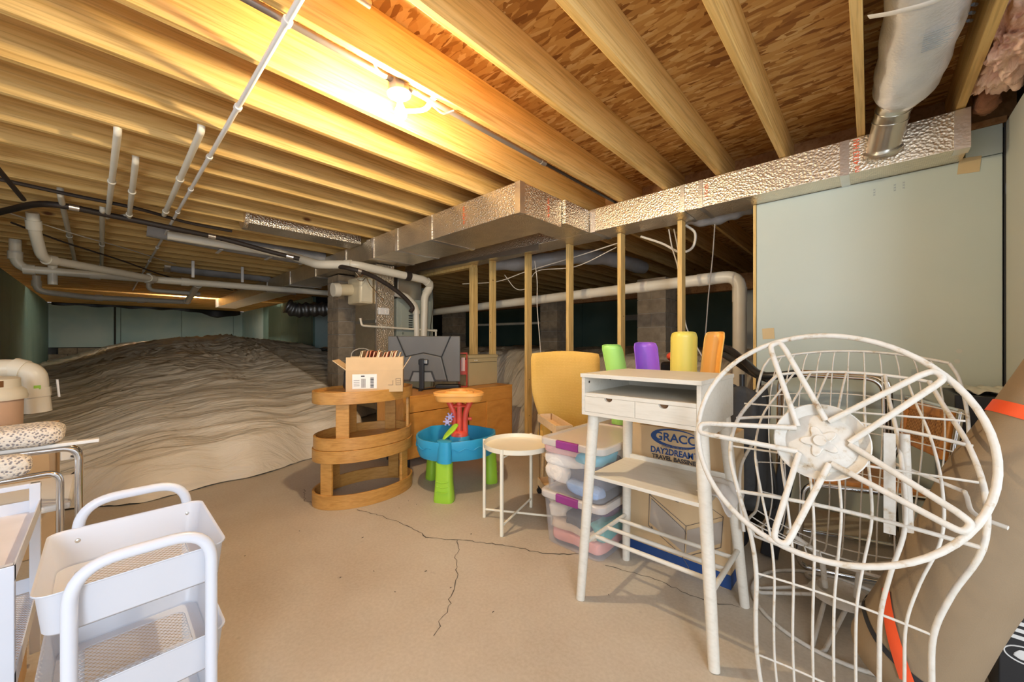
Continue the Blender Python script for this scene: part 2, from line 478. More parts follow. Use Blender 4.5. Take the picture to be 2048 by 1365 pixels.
# tape scraps and print on the blue panel
TAPE = plain('masking_tape', (.68, .52, .28), .7)
for (x, z, s) in ((-.555, 1.235, .045), (.43, 2.20, .05)):
    Mx = place((x, 3.447, z), 0, 0, random.uniform(-.1, .1))
    MB().box(-s, s * .7, 0, .002, -s * .8, s, Mx).build('tape_scrap', TAPE, wr)
GREYINK = plain('grey_print', (.36, .42, .46), .6)
for (x, z) in ((.02, 2.155), (.115, 2.16), (.155, 2.165)):
    text('panel_print', 'x x x', .022, (x, 3.4485, z), FACE_MY @ rot('Z', math.pi / 2), GREYINK, wr)
for (x, z) in ((.20, .985), (.25, .96)):
    text('panel_print', '|||||', .03, (x, 3.4485, z), FACE_MY @ rot('Z', math.pi / 2), GREYINK, wr)
for (x, z) in ((.385, 1.12), (.378, 1.06)):
    MB().lathe([(.0, -.003), (.014, -.002), (.012, 0)], (0, 0, 0), 12, M=place((x, 3.449, z), 0, math.pi / 2)).build('fastener_dimple', WALLW, wr)

# stud partition under the long duct
wp = struct('wall_partition', label='open stud partition of pale pine')
s0 = None
for x, wd in ((-4.00, .076), (-3.605, .038), (-2.995, .038), (-2.40, .038), (-1.795, .038), (-1.225, .038)):
    MB().box(x, x + wd, 3.42, 3.509, .038, 2.197 if x < -3.9 else 2.236).build('stud', STUD, wp, bevel=.002)
    if wd > .05: MB().box(x + .0375, x + .0385, 3.4195, 3.42, .04, 2.19).build('joint', DARKR, wp)
MB().box(-5.2, -3.93, 3.42, 3.509, 2.198, 2.236).build('top_plate', STUD, wp)
MB().box(-4.1, -.665, 3.42, 3.509, .0, .037).build('bottom_plate', STUD, wp)

# crawl space behind the partition
wf = struct('wall_far', label='dark green foam board wall deep in the rear crawl space')
xs = [-14.0, -11.6, -9.2, -6.8, -4.4, -2.0, .4]
for i in range(len(xs) - 1):
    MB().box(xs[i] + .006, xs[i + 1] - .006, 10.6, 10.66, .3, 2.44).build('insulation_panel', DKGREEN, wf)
MB().box(-14, .9, 10.66, 10.72, 0, 2.46).build('backing', BLACKF, wf)
MB().box(.86, .9, 3.6, 10.6, 0, 2.46).build('backing', BLACKF, wf)
MB().box(-13.95, -13.9, 4.0, 10.7, 0, 2.46).build('backing', BLACKF, wf)
MB().box(-1.55, -.35, 6.95, 7.0, .9, 2.0).build('insulation_panel', WALLW, wf)
def pillar(name, x, y, sx, sy, z0, z1, label, cat='pillar'):
    t = thing(name, label, cat, (x, y, z0))
    z = z0; k = 0; bh = .2
    while z < z1 - .02:
        zt = min(z + bh - .01, z1)
        if k % 2 == 0:
            MB().box(x - sx / 2, x - .004, y - sy / 2, y + sy / 2, z, zt).build('block', BLOCK, t, bevel=.004)
            MB().box(x + .004, x + sx / 2, y - sy / 2, y + sy / 2, z, zt).build('block', BLOCK, t, bevel=.004)
        else:
            MB().box(x - sx / 2, x + sx / 2, y - sy / 2, y - .004, z, zt).build('block', BLOCK, t, bevel=.004)
            MB().box(x - sx / 2, x + sx / 2, y + .004, y + sy / 2, z, zt).build('block', BLOCK, t, bevel=.004)
        MB().box(x - sx / 2 + .012, x + sx / 2 - .012, y - sy / 2 + .012, y + sy / 2 - .012, max(z - .01, z0), zt).build('mortar', CONC, t)
        z += bh; k += 1
    return t
pillar('block_pillar', -4.62, 6.2, .42, .42, .6, 2.0, 'concrete block pillar seen between the studs above the yellow chair')
pillar('block_pillar', -2.30, 5.6, .42, .42, .6, 2.1, 'concrete block pillar seen between the studs above the yellow trough')
pillar('block_pillar', -7.6, 6.0, .42, .42, .6, 2.0, 'dim concrete block pillar beyond the paired studs')
g = MB().box(-9.0, .5, 6.6, 6.75, 1.98, 2.22).build('girder_beam', REDWOOD)
tag(g, 'dark wooden girder crossing the rear crawl space', 'beam')
vt = thing('vent_plate', 'small bright wall vent deep in the rear crawl space', 'vent', (-5.1, 10.55, 1.9))
MB().box(-5.28, -4.78, 10.57, 10.6, 1.83, 1.99).build('frame', WHITE, vt)
for i in range(3): MB().box(-5.25, -4.81, 10.555, 10.57, 1.85 + i * .045, 1.88 + i * .045).build('slat', WHITE, vt)

# ------------------------------------------------------------------ liners over the earth banks
def prof(s):
    P = [(0, 0), (.05, .10), (.16, .30), (.6, .44), (1.3, .58), (2.4, .72), (4, .90), (7, 1.04), (16, 1.06)]
    for (a, ha), (b, hb) in zip(P, P[1:]):
        if s <= b: return ha + (hb - ha) * (s - a) / (b - a)
    return 1.06
def wr_(x, y):
    q = noise.noise(Vector((x * .5, y * .5, 3.1)))
    a = y * .75 + q * 1.2
    n1 = noise.noise(Vector((x * 3.2 + q * 2.5, a, 0)))
    n2 = noise.noise(Vector((x * 7.5 + q * 4, y * 1.5 + q, 5)))
    n3 = noise.noise(Vector((x * 15 + q * 7 + n1, y * 2.6, 9)))
    return (1 - abs(n1) * 2) * .030 + (1 - abs(n2) * 2) * .016 + (1 - abs(n3) * 2) * .009 + (1 - abs(noise.noise(Vector((x * 26 + n2 * 3, y * 3.5 + q * 3, 2)))) * 2) * .004
def bank(u, v):
    y = -1.17 + 4.71 * v
    edge = -3.98 + .10 * math.sin(y * 3.1) + .05 * math.sin(y * 7.7) - 1.9 * smooths(1.95, 2.35, y)
    s = 14.9 * (u ** 2.3)
    x = max(edge - s, -18.98)
    wy = .42 + .58 * smooths(-1.25, 1.1, y - .12 * (x + 6) * .2)
    h = prof(s) * (wy if s > .2 else 1 - (1 - wy) * smooths(0, .2, s))
    h += .20 * math.exp(-((x + 11) / 3.0) ** 2 - ((y - 2.2) / 1.3) ** 2)
    k = smooths(0, .35, s)
    far = smooths(.5, 5, s)
    h += wr_(x, y) * (k * .9 + .25) * (1 + far * 1.5)
    h += .012 * noise.noise(Vector((x * 20, y * 4, 1))) * (1 - k)
    return (x + (1 - k) * .03 * noise.noise(Vector((y * 4, .3, s * 3))), y, max(h, .004 if u > 0 else .003))
ln = MB().grid(bank, 230, 250).build('plastic_liner', LINER, None, smooth=0)
tag(ln, 'crumpled tan plastic sheeting over the big earth bank on the left', 'sheeting')
def bank2(u, v):
    x = -18.9 + 19.7 * v
    s = 7.0 * u ** 1.8
    y = 3.53 + s
    h = .95 * (1 + (smooths(-.1, 1.1, s) - 1) * smooths(-7, -5.4, x)) + .12 * noise.noise(Vector((x * .6, y * .6, 2)))
    q = noise.noise(Vector((x * .6, y * .4, 7)))
    n1 = noise.noise(Vector((x * 2.2 + y * 1.2 + q * 3, y * 3.5 - x * .5, 4)))
    n2 = noise.noise(Vector((x * 5 + q * 5, y * 9 + x * 2, 8)))
    h += (1 - abs(n1) * 2) * .06 + (1 - abs(n2) * 2) * .025
    return (x, y, max(h * (1 + (smooths(-.02, .3, s + .02) - 1) * smooths(-7, -5.4, x)), .003))
ln = MB().grid(bank2, 110, 330).build('plastic_liner', LINER, None, smooth=0)
tag(ln, 'crumpled tan plastic sheeting over the earth behind the studs', 'sheeting')
BLKP = plain('black_poly', (.01, .012, .014), .3, bmp=.4, bs=9)
hs = MB().grid(lambda u, v: (-18.6 + .02 * math.sin(v * 30), -1.1 + 4.9 * v, 2.44 - (.08 + .2 * math.exp(-((v - .86) / .12) ** 2) + .02 * math.sin(v * 40)) * u), 6, 60).build('hanging_plastic', BLKP, None, smooth=0, thick=.004)
tag(hs, 'black plastic sagging from the joists along the far blue wall', 'sheeting')

# ================================================================== DUCTS
TAPEA = foil('aluminium_tape', (.85, .82, .78), .30, False, .1)
RED = plain('red_print', (.85, .12, .03), .6)
d = thing('trunk_duct', 'wide foil wrapped trunk duct with blunt end below the joists', 'duct', (-2.02, 2.5, 2.2))
MB().box(-4.6, -2.02, 2.25, 2.81, 2.205, 2.455).build('end_section', FOIL, d, bevel=.004)
MB().box(-14.2, -4.60, 2.28, 2.78, 2.215, 2.455).build('long_section', FOIL, d, bevel=.004)
for x in (-3.25, -3.9, -4.45, -5.3, -6.4, -7.6, -9.0):
    MB().box(x, x + .05, 2.243 if x > -4.6 else 2.273, 2.816, 2.199, 2.452).build('seam_tape', TAPEA, d)
MB().box(-2.07, -2.012, 2.243, 2.30, 2.199, 2.452).build('corner_tape', TAPEA, d)
text('red_lettering', 'ne 4763 HN', .032, (-2.70, 2.2415, 2.33), FACE_MY @ rot('Z', math.pi / 2), RED, d)
text('red_lettering', 'ne 4763 HN', .032, (-2.0185, 2.62, 2.33), FACE_PX @ rot('Z', math.pi / 2), RED, d)
d = thing('branch_duct', 'long foil wrapped duct running above the studs to the blue wall', 'duct', (.39, 3.3, 2.237))
MB().box(-1.98, .395, 3.22, 3.545, 2.238, 2.456).build('front_section', FOILG, d, bevel=.004)
MB().box(-5.3, -1.985, 3.225, 3.545, 2.238, 2.456).build('rear_section', FOIL, d, bevel=.004)
MB().box(-2.35, -1.985, 2.82, 3.22, 2.238, 2.45).build('takeoff_box', FOIL, d, bevel=.003)
for x, wd in ((-1.97, .05), (-.99, .03), (-1.13, .035), (-.14, .045)):
    MB().box(x, x + wd, 3.214, 3.546, 2.232, 2.452).build('seam_tape', TAPEA, d)
MB().box(.34, .401, 3.213, 3.30, 2.233, 2.452).build('end_tape', TAPEA, d)
text('red_lettering', 'ne 4763 HN', .042, (-.06, 3.2185, 2.34), FACE_MY @ rot('Z', math.pi / 2), RED, d)
text('red_lettering', 'HN 05', .036, (-.93, 3.2185, 2.36), FACE_MY @ rot('Z', math.pi / 2), RED, d)
sm = tag(MB().add([(-2.6, 3.2, 2.24), (-5.0, 3.2, 2.24), (-2.6, 3.2, 2.17), (-2.6, 3.23, 2.24), (-5.0, 3.23, 2.24), (-2.6, 3.23, 2.17)], [(0, 2, 1), (3, 4, 5), (0, 1, 4, 3), (1, 2, 5, 4), (2, 0, 3, 5)]).build('sheet_metal_offcut', GALV), 'thin galvanized wedge flashing below the trunk duct', 'flashing')
# take-off: spiral pipe and insulated flex sleeve above the long duct
d = thing('flex_duct', 'silver insulated flex sleeve on a galvanized elbow by the ceiling', 'duct', (.08, 3.1, 2.4))
pp = fillet([(.135, 2.84, 2.53), (.10, 3.06, 2.515), (.055, 3.235, 2.33)], .2, 8)
MB().tube(pp, .078, 24).build('steel_elbow', GALV, d, smooth=40)
for i in (2, 5, 8):
    a, b = Vector(pp[i]), Vector(pp[i + 1]); dd = (b - a).normalized() * .004
    MB().tube([a - dd, a + dd], .0815, 24).build('seam_ring', GALV, d, smooth=40)
MB().tube([Vector((.055, 3.222, 2.33)), Vector((.055, 3.214, 2.34))], .092, 24).build('collar', GALV, d, smooth=40)
def sl(i): return .132 + .004 * math.sin(i * 1.1)
sp = smoothpts([(.19, 1.25, 2.575), (.185, 1.8, 2.565), (.17, 2.3, 2.555), (.15, 2.7, 2.54), (.13, 2.97, 2.53)], 8)
n_ = len(sp)
rr = [sl(i) * (1 if i < n_ - 4 else (1, .97, .90, .78, .66)[i - (n_ - 4) + 1 if i - (n_ - 4) + 1 < 5 else 4]) for i in range(n_)]
MB().tube(sp, rr, 28).build('insulated_sleeve', SLEEVE, d, smooth=60)
MB().tube([(.135, 2.93, 2.532), (.128, 2.985, 2.53)], .098, 24).build('tape_wrap', TAPEA, d, smooth=40)
MB().tube(smoothpts([(-.003, 2.07, 2.46), (.08, 2.05, 2.42), (.19, 2.05, 2.405), (.30, 2.03, 2.44), (.345, 2.02, 2.50)], 6), .017, 8, flat=.12).build('hanger_strap', WHITE, d, smooth=40)
lab = []
for i in range(9):
    a = math.radians(-118 + 0)  # printed block lines on the underside
    x0, x1 = .16, .25 - .015 * (i % 3)
    MB().box(x0, x1, 2.27 + i * .016, 2.2745 + i * .016, 2.4162, 2.4166).build('print_line', GREYINK, d)
for i in range(3):
    MB().tube([(.285, 2.25 + i * .05, 2.452), (.298, 2.285 + i * .05, 2.466)], .006, 6).build('print_mark', BLACK, d)
# pink insulation batt
PINK = plain('pink_fibreglass', (.98, .60, .46), .95, var=.2, vs=14, bmp=1.0, bs=25)
def fluff(c, sx, sy, sz, amp, sc, nu=40, nv=26, p=.6):
    def f(u, v):
        a = 2 * math.pi * u; b = math.pi * (v - .5)
        sg = lambda t: math.copysign(abs(t) ** p, t)
        q = Vector((sx * sg(math.cos(b)) * sg(math.cos(a)), sy * sg(math.cos(b)) * sg(math.sin(a)), sz * sg(math.sin(b))))
        nn = noise.noise(Vector((q.x * sc, q.y * sc, q.z * sc)) + Vector(c) * 3.7)
        n2 = noise.noise(Vector((q.x * sc * 2.7, q.y * sc * 2.7, q.z * sc * 2.7)) + Vector(c) * 1.3)
        return Vector(c) + q * (1 + amp * nn + amp * .5 * n2)
    return MB().grid(f, nu, nv)
t = fluff((.475, 2.84, 2.565), .085, .31, .135, .36, 20, 150, 90).build('insulation_batt', PINK, None, smooth=0)
tag(t, 'fluffy pink fibreglass batt tucked above the cream wall', 'insulation')
t = fluff((.47, 3.28, 2.53), .05, .10, .10, .4, 12, 30, 20).build('insulation_batt', plain('brown_fibreglass', (.36, .16, .08), .95, bmp=1, bs=30), None, smooth=0)
tag(t, 'brownish insulation scrap in the dark corner above the blue wall', 'insulation')
# joist bay ducts on the left
FLEXG = plain('grey_flex_jacket', (.40, .385, .37), .45, var=.15, vs=6, bmp=.5, bs=14)
t = thing('bay_duct', 'foil lined box duct ending between joists left of the trunk duct', 'duct', (-5.0, 1.3, 2.4))
MB().box(-5.09, -4.76, 1.05, 2.26, 2.43, 2.62).build('box_section', FOIL, t, bevel=.004)
MB().tube([(-4.92, 1.02, 2.54), (-4.92, 1.06, 2.54)], .14, 14).build('end_cap', FOIL, t)
t = thing('flex_run', 'long grey flex duct lying in a joist bay toward the furnace', 'duct', (-6.0, 1.4, 2.4))
MB().tube(smoothpts([(-6.12, .35, 2.53), (-6.1, .9, 2.49), (-6.1, 1.4, 2.47), (-6.12, 1.9, 2.46), (-6.1, 2.3, 2.45)], 6), .125, 18).build('sleeve', FLEXG, t, smooth=60)
for y in (1.0, 1.55, 2.0): MB().box(-6.25, -5.95, y, y + .035, 2.34, 2.345).build('strap', WHITE, t)
t = thing('flex_run', 'short grey flex duct in a farther joist bay above the white pipe', 'duct', (-8.9, 1.2, 2.4))
MB().tube(smoothpts([(-8.95, .75, 2.53), (-8.9, 1.3, 2.50), (-8.9, 1.9, 2.51), (-8.9, 2.3, 2.5)], 6), .11, 16).build('sleeve', FLEXG, t, smooth=60)
MB().tube([(-8.95, .72, 2.53), (-8.95, .80, 2.53)], .13, 16).build('end_band', TAPEA, t, smooth=40)
t = thing('flex_run', 'silver ribbed flex duct curling over the blue wall behind the furnace', 'duct', (-9.6, 3.3, 2.1))
fp = smoothpts([(-9.75, 2.86, 2.02), (-9.72, 3.05, 1.93), (-9.65, 3.3, 1.95), (-9.55, 3.6, 1.97), (-9.4, 3.9, 2.0)], 10)
MB().tube(fp, [.16 + .02 * math.sin(i * 1.1) for i in range(len(fp))], 18).build('sleeve', foil('dull_foil', (.45, .44, .42), .4, False, .6), t, smooth=60)
for (x, y, lb) in ((-2.9, 4.3, 'grey flex duct hanging behind the studs left of the white pipe'), (-.95, 3.95, 'crumpled grey flex duct behind the partition by the blue panel')):
    t = thing('flex_run', lb, 'duct', (x, y, 2.3))
    if x < -2: P_ = [(-3.9, 3.75, 2.30), (-3.45, 3.95, 2.26), (-3.0, 4.3, 2.33), (-2.7, 4.9, 2.36), (-2.6, 5.8, 2.35)]
    else: P_ = [(-1.25, 3.62, 2.36), (-1.05, 3.68, 2.31), (-.85, 3.72, 2.34), (-.68, 3.75, 2.38)]
    fp = smoothpts(P_, 8)
    MB().tube(fp, [.10 + .008 * math.sin(i * 1.3) for i in range(len(fp))], 16).build('sleeve', FLEXG, t, smooth=60)

# ================================================================== PIPES
def pipe(name, label, pts, r, m=PVC, fl=.12, coup=(), cat='pipe', n=14, cm=None, cr=1.22, cl=.05, group=None):
    t = thing(name, label, cat, pts[0], group)
    P = fillet(pts, fl, 6) if fl else pts
    MB().tube(P, r, n).build('tube', m, t, smooth=50)
    for c in coup:
        seg, f = c
        a, b = Vector(pts[seg]), Vector(pts[seg + 1]); q = a.lerp(b, f); dd = (b - a).normalized() * cl / 2
        MB().tube([q - dd, q + dd], r * cr, n).build('coupling', cm or m, t, smooth=50)
    return t
t = pipe('drain_pipe', 'thick white main drain pipe hung below the joists across the crawl space',
     [(-7.8, -.75, 2.46), (-7.8, -.75, 2.10), (-7.8, .6, 2.115), (-7.8, 3.35, 2.155)], .052, PVC, .17, ((0, .55), (1, .08), (1, .5), (1, .9), (2, .1)), cl=.10)
for y in (.95, 1.6):
    MB().box(-7.815, -7.785, y, y + .035, 2.20, 2.46).build('strap_hanger', WHITE, t)
MB().cyl((-7.8, -.45, 1.93), (-7.8, -.45, 2.30), .045, 12).build('cleanout', PVC, t, smooth=50)
pipe('drain_pipe', 'white drain drop with collar slanting into the main pipe at far left',
     [(-6.05, -.478, 2.46), (-6.12, -.47, 2.30), (-6.4, -.44, 2.06), (-7.7, .52, 2.11)], .046, PVC, .10, ((0, .7), (2, .05), (2, .95)), cl=.09)
pipe('drain_pipe', 'lower white drain line with traps beyond the main pipe',
     [(-10.7, -.80, 2.35), (-10.7, -.80, 2.08), (-10.8, -.2, 2.03), (-10.9, 1.25, 2.06), (-7.85, 1.05, 2.13)], .05, PVC, .12, ((0, .5), (2, .1), (2, .5), (3, .05), (3, .93)), cl=.10)
pipe('drain_pipe', 'thin white elbow pipe dropping behind the main drain',
     [(-9.3, .55, 2.40), (-9.3, .55, 2.10), (-9.2, 1.25, 2.09)], .035, PVC, .08, ((0, .5),))
pipe('supply_pipe', 'long thin white supply pipe clipped across the joists under the bulb',
     [(-1.15, .498, 2.442), (-13.0, .49, 2.442)], .0125, WHITE, 0, tuple((0, (i * .4045 + .13) / 11.85) for i in (1, 3, 5, 7, 9, 11, 14, 17, 20, 23)), cl=.03, cr=1.5)
def stub(label, x0, y0, x1, y1, r=.019, up=True):
    p = [(x0, y0, 2.50), (x0, y0, 2.435), (x1, y1, 2.435)] if up else [(x0, y0, 2.435), (x1, y1, 2.435)]
    return pipe('supply_pipe', label, p, r, PVC, .03, ((len(p) - 2, .45), (len(p) - 2, .93)), cl=.03, cr=1.35)
stub('white pipe stub clipped to the joists, leftmost of the upper three', -3.30, .06, -5.62, .03)
stub('shortest of the upper three white pipe stubs', -3.74, .155, -5.45, .178)
stub('white pipe stub nearest the long thin supply pipe', -2.91, .40, -5.10, .412)
stub('white pipe run farthest left under the joists with many clips', -5.05, -.25, -9.2, -.30, .021)
stub('white pipe run beside the leftmost stub with corner tee', -5.35, -.004, -9.5, -.018, .021)
pipe('supply_pipe', 'short white link pipe between two hanging stubs', [(-5.58, .06, 2.445), (-5.42, .16, 2.445)], .012, PVC, 0)
# galvanized conduit beside the lamp
t = pipe('conduit', 'grey steel conduit running along the joist bay past the bulb', [(-1.725, -.6, 2.475), (-1.725, 2.2, 2.475)], .0165, plain('grey_steel', (.34, .29, .25), .4, metal=.6), 0, ((0, .99),), cat='conduit')
pipe('conduit', 'dark slim pipe continuing the conduit toward the branch duct', [(-1.725, 2.2, 2.475), (-1.725, 3.4, 2.475)], .0115, DARKR, 0, (), cat='conduit')
pipe('conduit', 'second grey conduit at the top edge above the thin white pipe', [(-1.50, -.3, 2.56), (-1.50, .75, 2.56)], .016, plain('grey_steel_b', (.40, .30, .22), .4, metal=.5), 0, (), cat='conduit')
pipe('steel_rod', 'black iron rod slanting down from the joists at far left', [(-2.9, -.62, 2.45), (-5.0, -.44, 2.33)], .016, DARKR, 0, (), cat='rod')
t = thing('refrigerant_hose', 'black insulated hose sagging from the left to the furnace', 'hose', (-5.2, .6, 2.42))
hp = smoothpts([(-6.4, -.80, 2.42), (-5.9, -.60, 2.42), (-5.4, -.33, 2.42), (-5.45, .1, 2.42), (-5.46, .49, 2.40), (-5.50, .95, 2.38), (-5.45, 1.45, 2.30), (-5.2, 1.9, 2.20), (-4.55, 2.02, 2.06), (-4.50, 2.3, 1.99), (-4.48, 2.62, 1.83), (-4.47, 2.82, 1.66), (-4.47, 2.80, 1.58)], 7)
MB().tube(hp, .028, 12).build('hose', DARKR, t, smooth=50)
for i in (16, 33, 44, 58):
    a, b = hp[i], hp[i + 1]; MB().tube([a, b], .031, 12).build('tape_band', TAPEA, t, smooth=50)
def cable(label, pts, r=.006, m=None, cat='cable', k=6, name='cable'):
    o = MB().tube(smoothpts(pts, k), r, 7).build(name, m or DARKR, None, smooth=50)
    return tag(o, label, cat)
cable('black cable drooping below the far joists from the left edge', [(-6.2, -.62, 2.36), (-6.6, -.30, 2.30), (-7.2, .15, 2.26), (-8.0, .7, 2.2), (-9, 1.3, 2.25), (-10, 1.9, 2.3)], .010)
cable('thick black cable running along a joist behind the thin white pipe', [(-4.9, -.7, 2.44), (-5.0, -.2, 2.44), (-5.05, .2, 2.44), (-5.25, .6, 2.44), (-5.3, 1.0, 2.44)], .016)
WIRE = plain('white_cable', (.72, .66, .56), .5)
cable('thin tan wire strung under the joists at far left', [(-6.0, -.65, 2.42), (-6.6, -.2, 2.40), (-7.3, .2, 2.44), (-8.2, .8, 2.44)], .006, WIRE)
# PVC vent pipe behind the partition
pipe('vent_pipe', 'thick white pipe crossing behind the studs and turning down by the blue panel',
     [(-6.3, 4.0, 1.70), (-.875, 4.0, 1.79), (-.875, 4.0, .3)], .057, PVC, .13, ((0, .32), (0, .55), (0, .70), (0, .83), (0, .945), (1, .12)), cm=PVC, cl=.13, cr=1.06)
pipe('drain_pipe', 'thin white pipe low in the dark beyond the paired studs', [(-7.4, 6.5, 1.62), (-4.9, 6.5, 1.60)], .03, PVC, 0, ())
cable('looped white cable hanging behind the studs beside the branch duct', [(-1.62, 3.56, 2.20), (-1.42, 3.58, 2.10), (-1.27, 3.6, 2.00), (-1.16, 3.6, 2.02), (-1.13, 3.58, 2.14), (-1.20, 3.55, 2.22)], .011, WIRE)
cable('pair of thin white wires dropping behind the last two studs', [(-1.36, 3.58, 2.22), (-1.33, 3.58, 2.05), (-1.27, 3.58, 1.80), (-1.26, 3.58, 1.4), (-1.25, 3.58, 1.05), (-1.2, 3.58, .9)], .006, WIRE)
cable('white wire falling close to the looped cable behind the studs', [(-1.32, 3.6, 2.22), (-1.28, 3.6, 2.0), (-1.25, 3.6, 1.75), (-1.22, 3.6, 1.35), (-1.13, 3.6, 1.15), (-1.05, 3.6, 1.0)], .006, WIRE)
cable('slim grey wire hanging left of the vent pipe bend', [(-.98, 3.62, 2.2), (-1.0, 3.62, 1.9), (-1.03, 3.62, 1.6), (-1.06, 3.62, 1.2), (-1.1, 3.62, .9)], .005, plain('grey_wire', (.35, .3, .25), .5))
cable('thin white wire hanging by the stud left of the yellow chair', [(-2.93, 3.53, 2.15), (-2.90, 3.54, 1.9), (-2.90, 3.54, 1.6), (-2.86, 3.54, 1.2), (-2.84, 3.54, .9)], .005, WIRE)
cable('white cable swagged between the studs under the branch duct', [(-4.3, 3.55, 2.02), (-3.6, 3.56, 1.98), (-3.1, 3.57, 2.05), (-2.4, 3.57, 2.12), (-1.8, 3.57, 2.19)], .006, WIRE)
cable('second white cable sagging between the middle studs', [(-3.5, 3.6, 2.06), (-3.3, 3.6, 1.86), (-3.1, 3.6, 1.86), (-2.95, 3.6, 2.04), (-2.4, 3.6, 2.02), (-1.9, 3.6, 2.15)], .005, WIRE)

# ================================================================== LAMP
lamp = thing('ceiling_lamp', 'bare glowing bulb in a white porcelain holder on the joist', 'lamp', (-1.735, 1.02, 2.43))
LM = place((-1.735, 1.02, 2.43), 0, .10)
MB().lathe([(.05, .0), (.052, .03), (.05, .075), (.048, .08)], (0, 0, 0), 8, M=LM).build('junction_box', plain('steel_box', (.45, .40, .34), .4, metal=.7), lamp, smooth=30)
MB().lathe([(.022, -.034), (.024, -.03), (.026, -.02), (.055, -.012), (.060, -.004), (.058, .001)], (0, 0, 0), 28, M=LM).build('holder', WHITE, lamp, smooth=40)
MB().lathe([(.014, -.05), (.0145, -.03), (.012, -.028)], (0, 0, 0), 16, M=LM).build('screw_cap', GALV, lamp, smooth=40)
BULB = plain('bulb_glass', (1, .86, .62), .3, var=0, emit=1480, ecol=(1.0, .80, .52))
MB().lathe([(.001, -.128), (.012, -.1265), (.022, -.121), (.0285, -.110), (.030, -.098), (.027, -.084), (.020, -.068), (.0145, -.055), (.013, -.047)], (0, 0, 0), 24, M=LM).build('bulb', BULB, lamp, smooth=0)
cable('white cable looping from the lamp box over the joist edge', [(-1.70, 1.10, 2.46), (-1.685, 1.18, 2.425), (-1.69, 1.26, 2.415), (-1.675, 1.32, 2.45)], .0055, WHITE)
cable('short white cable entering the back of the lamp box', [(-1.67, .84, 2.475), (-1.69, .89, 2.45), (-1.72, .955, 2.475)], .0055, WHITE)
t = MB().tube(smoothpts([(-1.655, 1.21, 2.47), (-1.71, 1.205, 2.475), (-1.77, 1.20, 2.445), (-1.84, 1.15, 2.44), (-1.93, 1.12, 2.47)], 6), .017, 8, flat=.15).build('hanger_strap', WHITE, None, smooth=50)
tag(t, 'white perforated strap holding the conduit right of the bulb', 'strap')

# ================================================================== FURNACE CORNER
t = thing('supply_plenum', 'tall foil wrapped plenum rising to the trunk duct', 'duct', (-5.0, 2.55, .3))
MB().box(-5.30, -4.70, 2.43, 2.69, .3, 2.203).build('shell', FOIL, t, bevel=.004)
MB().box(-4.715, -4.692, 2.422, 2.445, .3, 2.2).build('corner_tape', TAPEA, t)
MB().box(-5.305, -4.69, 2.424, 2.43, 1.43, 1.47).build('seam_tape', TAPEA, t)
FURN = plain('furnace_enamel', (.36, .39, .33), .45, var=.04)
FURND = plain('furnace_enamel_dark', (.20, .23, .19), .5, var=.06)
t = thing('furnace', 'grey green furnace cabinet behind the computer monitor', 'furnace', (-5.0, 3.0, 0))
MB().box(-5.3, -4.72, 2.74, 3.30, 0, 1.78).build('cabinet', FURN, t, bevel=.006)
MB().box(-4.722, -4.712, 2.80, 3.26, 1.10, 1.72).build('upper_door', FURN, t, bevel=.003)
MB().box(-4.722, -4.705, 2.78, 3.18, .98, 1.085).build('control_panel', FURND, t, bevel=.003)
MB().box(-5.2, -4.76, 2.78, 3.16, 1.78, 2.15).build('coil_box', GALV, t, bevel=.004)
for k in range(2):
    for i in range(6):
        MB().box(-4.712, -4.708, 2.92 + k * .11, 2.98 + k * .11, 1.38 + i * .032, 1.395 + i * .032).build('vent_slot', BLACK, t)
for (y, z) in ((2.83, 1.30), (2.83, 1.36)):
    MB().lathe([(.0, .004), (.016, .003), (.018, 0)], (0, 0, 0), 12, M=place((-4.712, y, z), math.pi / 2, math.pi / 2)).build('knob', FURND, t)
for (y, s) in ((2.80, 0), (2.90, 0)):
    MB().box(-4.705, -4.702, y, y + .075, 1.0, 1.07).build('sticker', PAPER, t)
MB().box(-5.3, -4.9, 3.31, 3.46, 0, 2.0).build('side_return', plain('painted_block', (.40, .42, .34), .7, var=.06), t)
t = thing('humidifier', 'beige plastic humidifier box with round pipe collar on the plenum', 'humidifier', (-4.9, 2.3, 1.8))
HB = plain('beige_plastic', (.70, .60, .40), .45, var=.04)
MB().box(-5.12, -4.76, 2.24, 2.425, 1.68, 2.02).build('body', HB, t, bevel=.02)
MB().cyl((-5.0, 2.24, 1.87), (-5.0, 2.06, 1.85), .075, 20).build('collar', HB, t, smooth=50)
MB().cyl((-5.0, 2.08, 1.852), (-5.0, 2.0, 1.845), .088, 20).build('collar_end', PVC, t, smooth=50)
MB().box(-4.758, -4.752, 2.26, 2.40, 1.70, 2.0).build('cover', plain('clear_cover', (.75, .68, .5), .15), t, bevel=.003)
t = thing('thermostat_box', 'small white control box stuck on the foil plenum', 'switch', (-4.69, 2.55, 1.55))
MB().box(-4.70, -4.665, 2.455, 2.60, 1.54, 1.63).build('case', WHITE, t, bevel=.006)
MB().cyl((-4.665, 2.56, 1.585), (-4.655, 2.56, 1.585), .014, 14).build('dial', WHITE, t, smooth=50)
pillar('block_pillar', -6.05, 2.62, .40, .40, .5, 2.2, 'brown concrete block pillar left of the foil plenum')
t = pipe('flue_pipe', 'thick white exhaust pipe arching from the joists down to the furnace',
     [(-5.85, .5, 2.40), (-5.80, 1.72, 2.37), (-4.95, 1.80, 2.13), (-4.62, 2.10, 2.13), (-4.55, 3.08, 2.05), (-4.60, 3.22, 1.99), (-4.62, 3.12, 1.84), (-4.62, 3.10, 1.12)], .052, PVC, .10, ((0, .9), (2, .85), (4, .5), (5, .6)), cl=.08, cr=1.12)
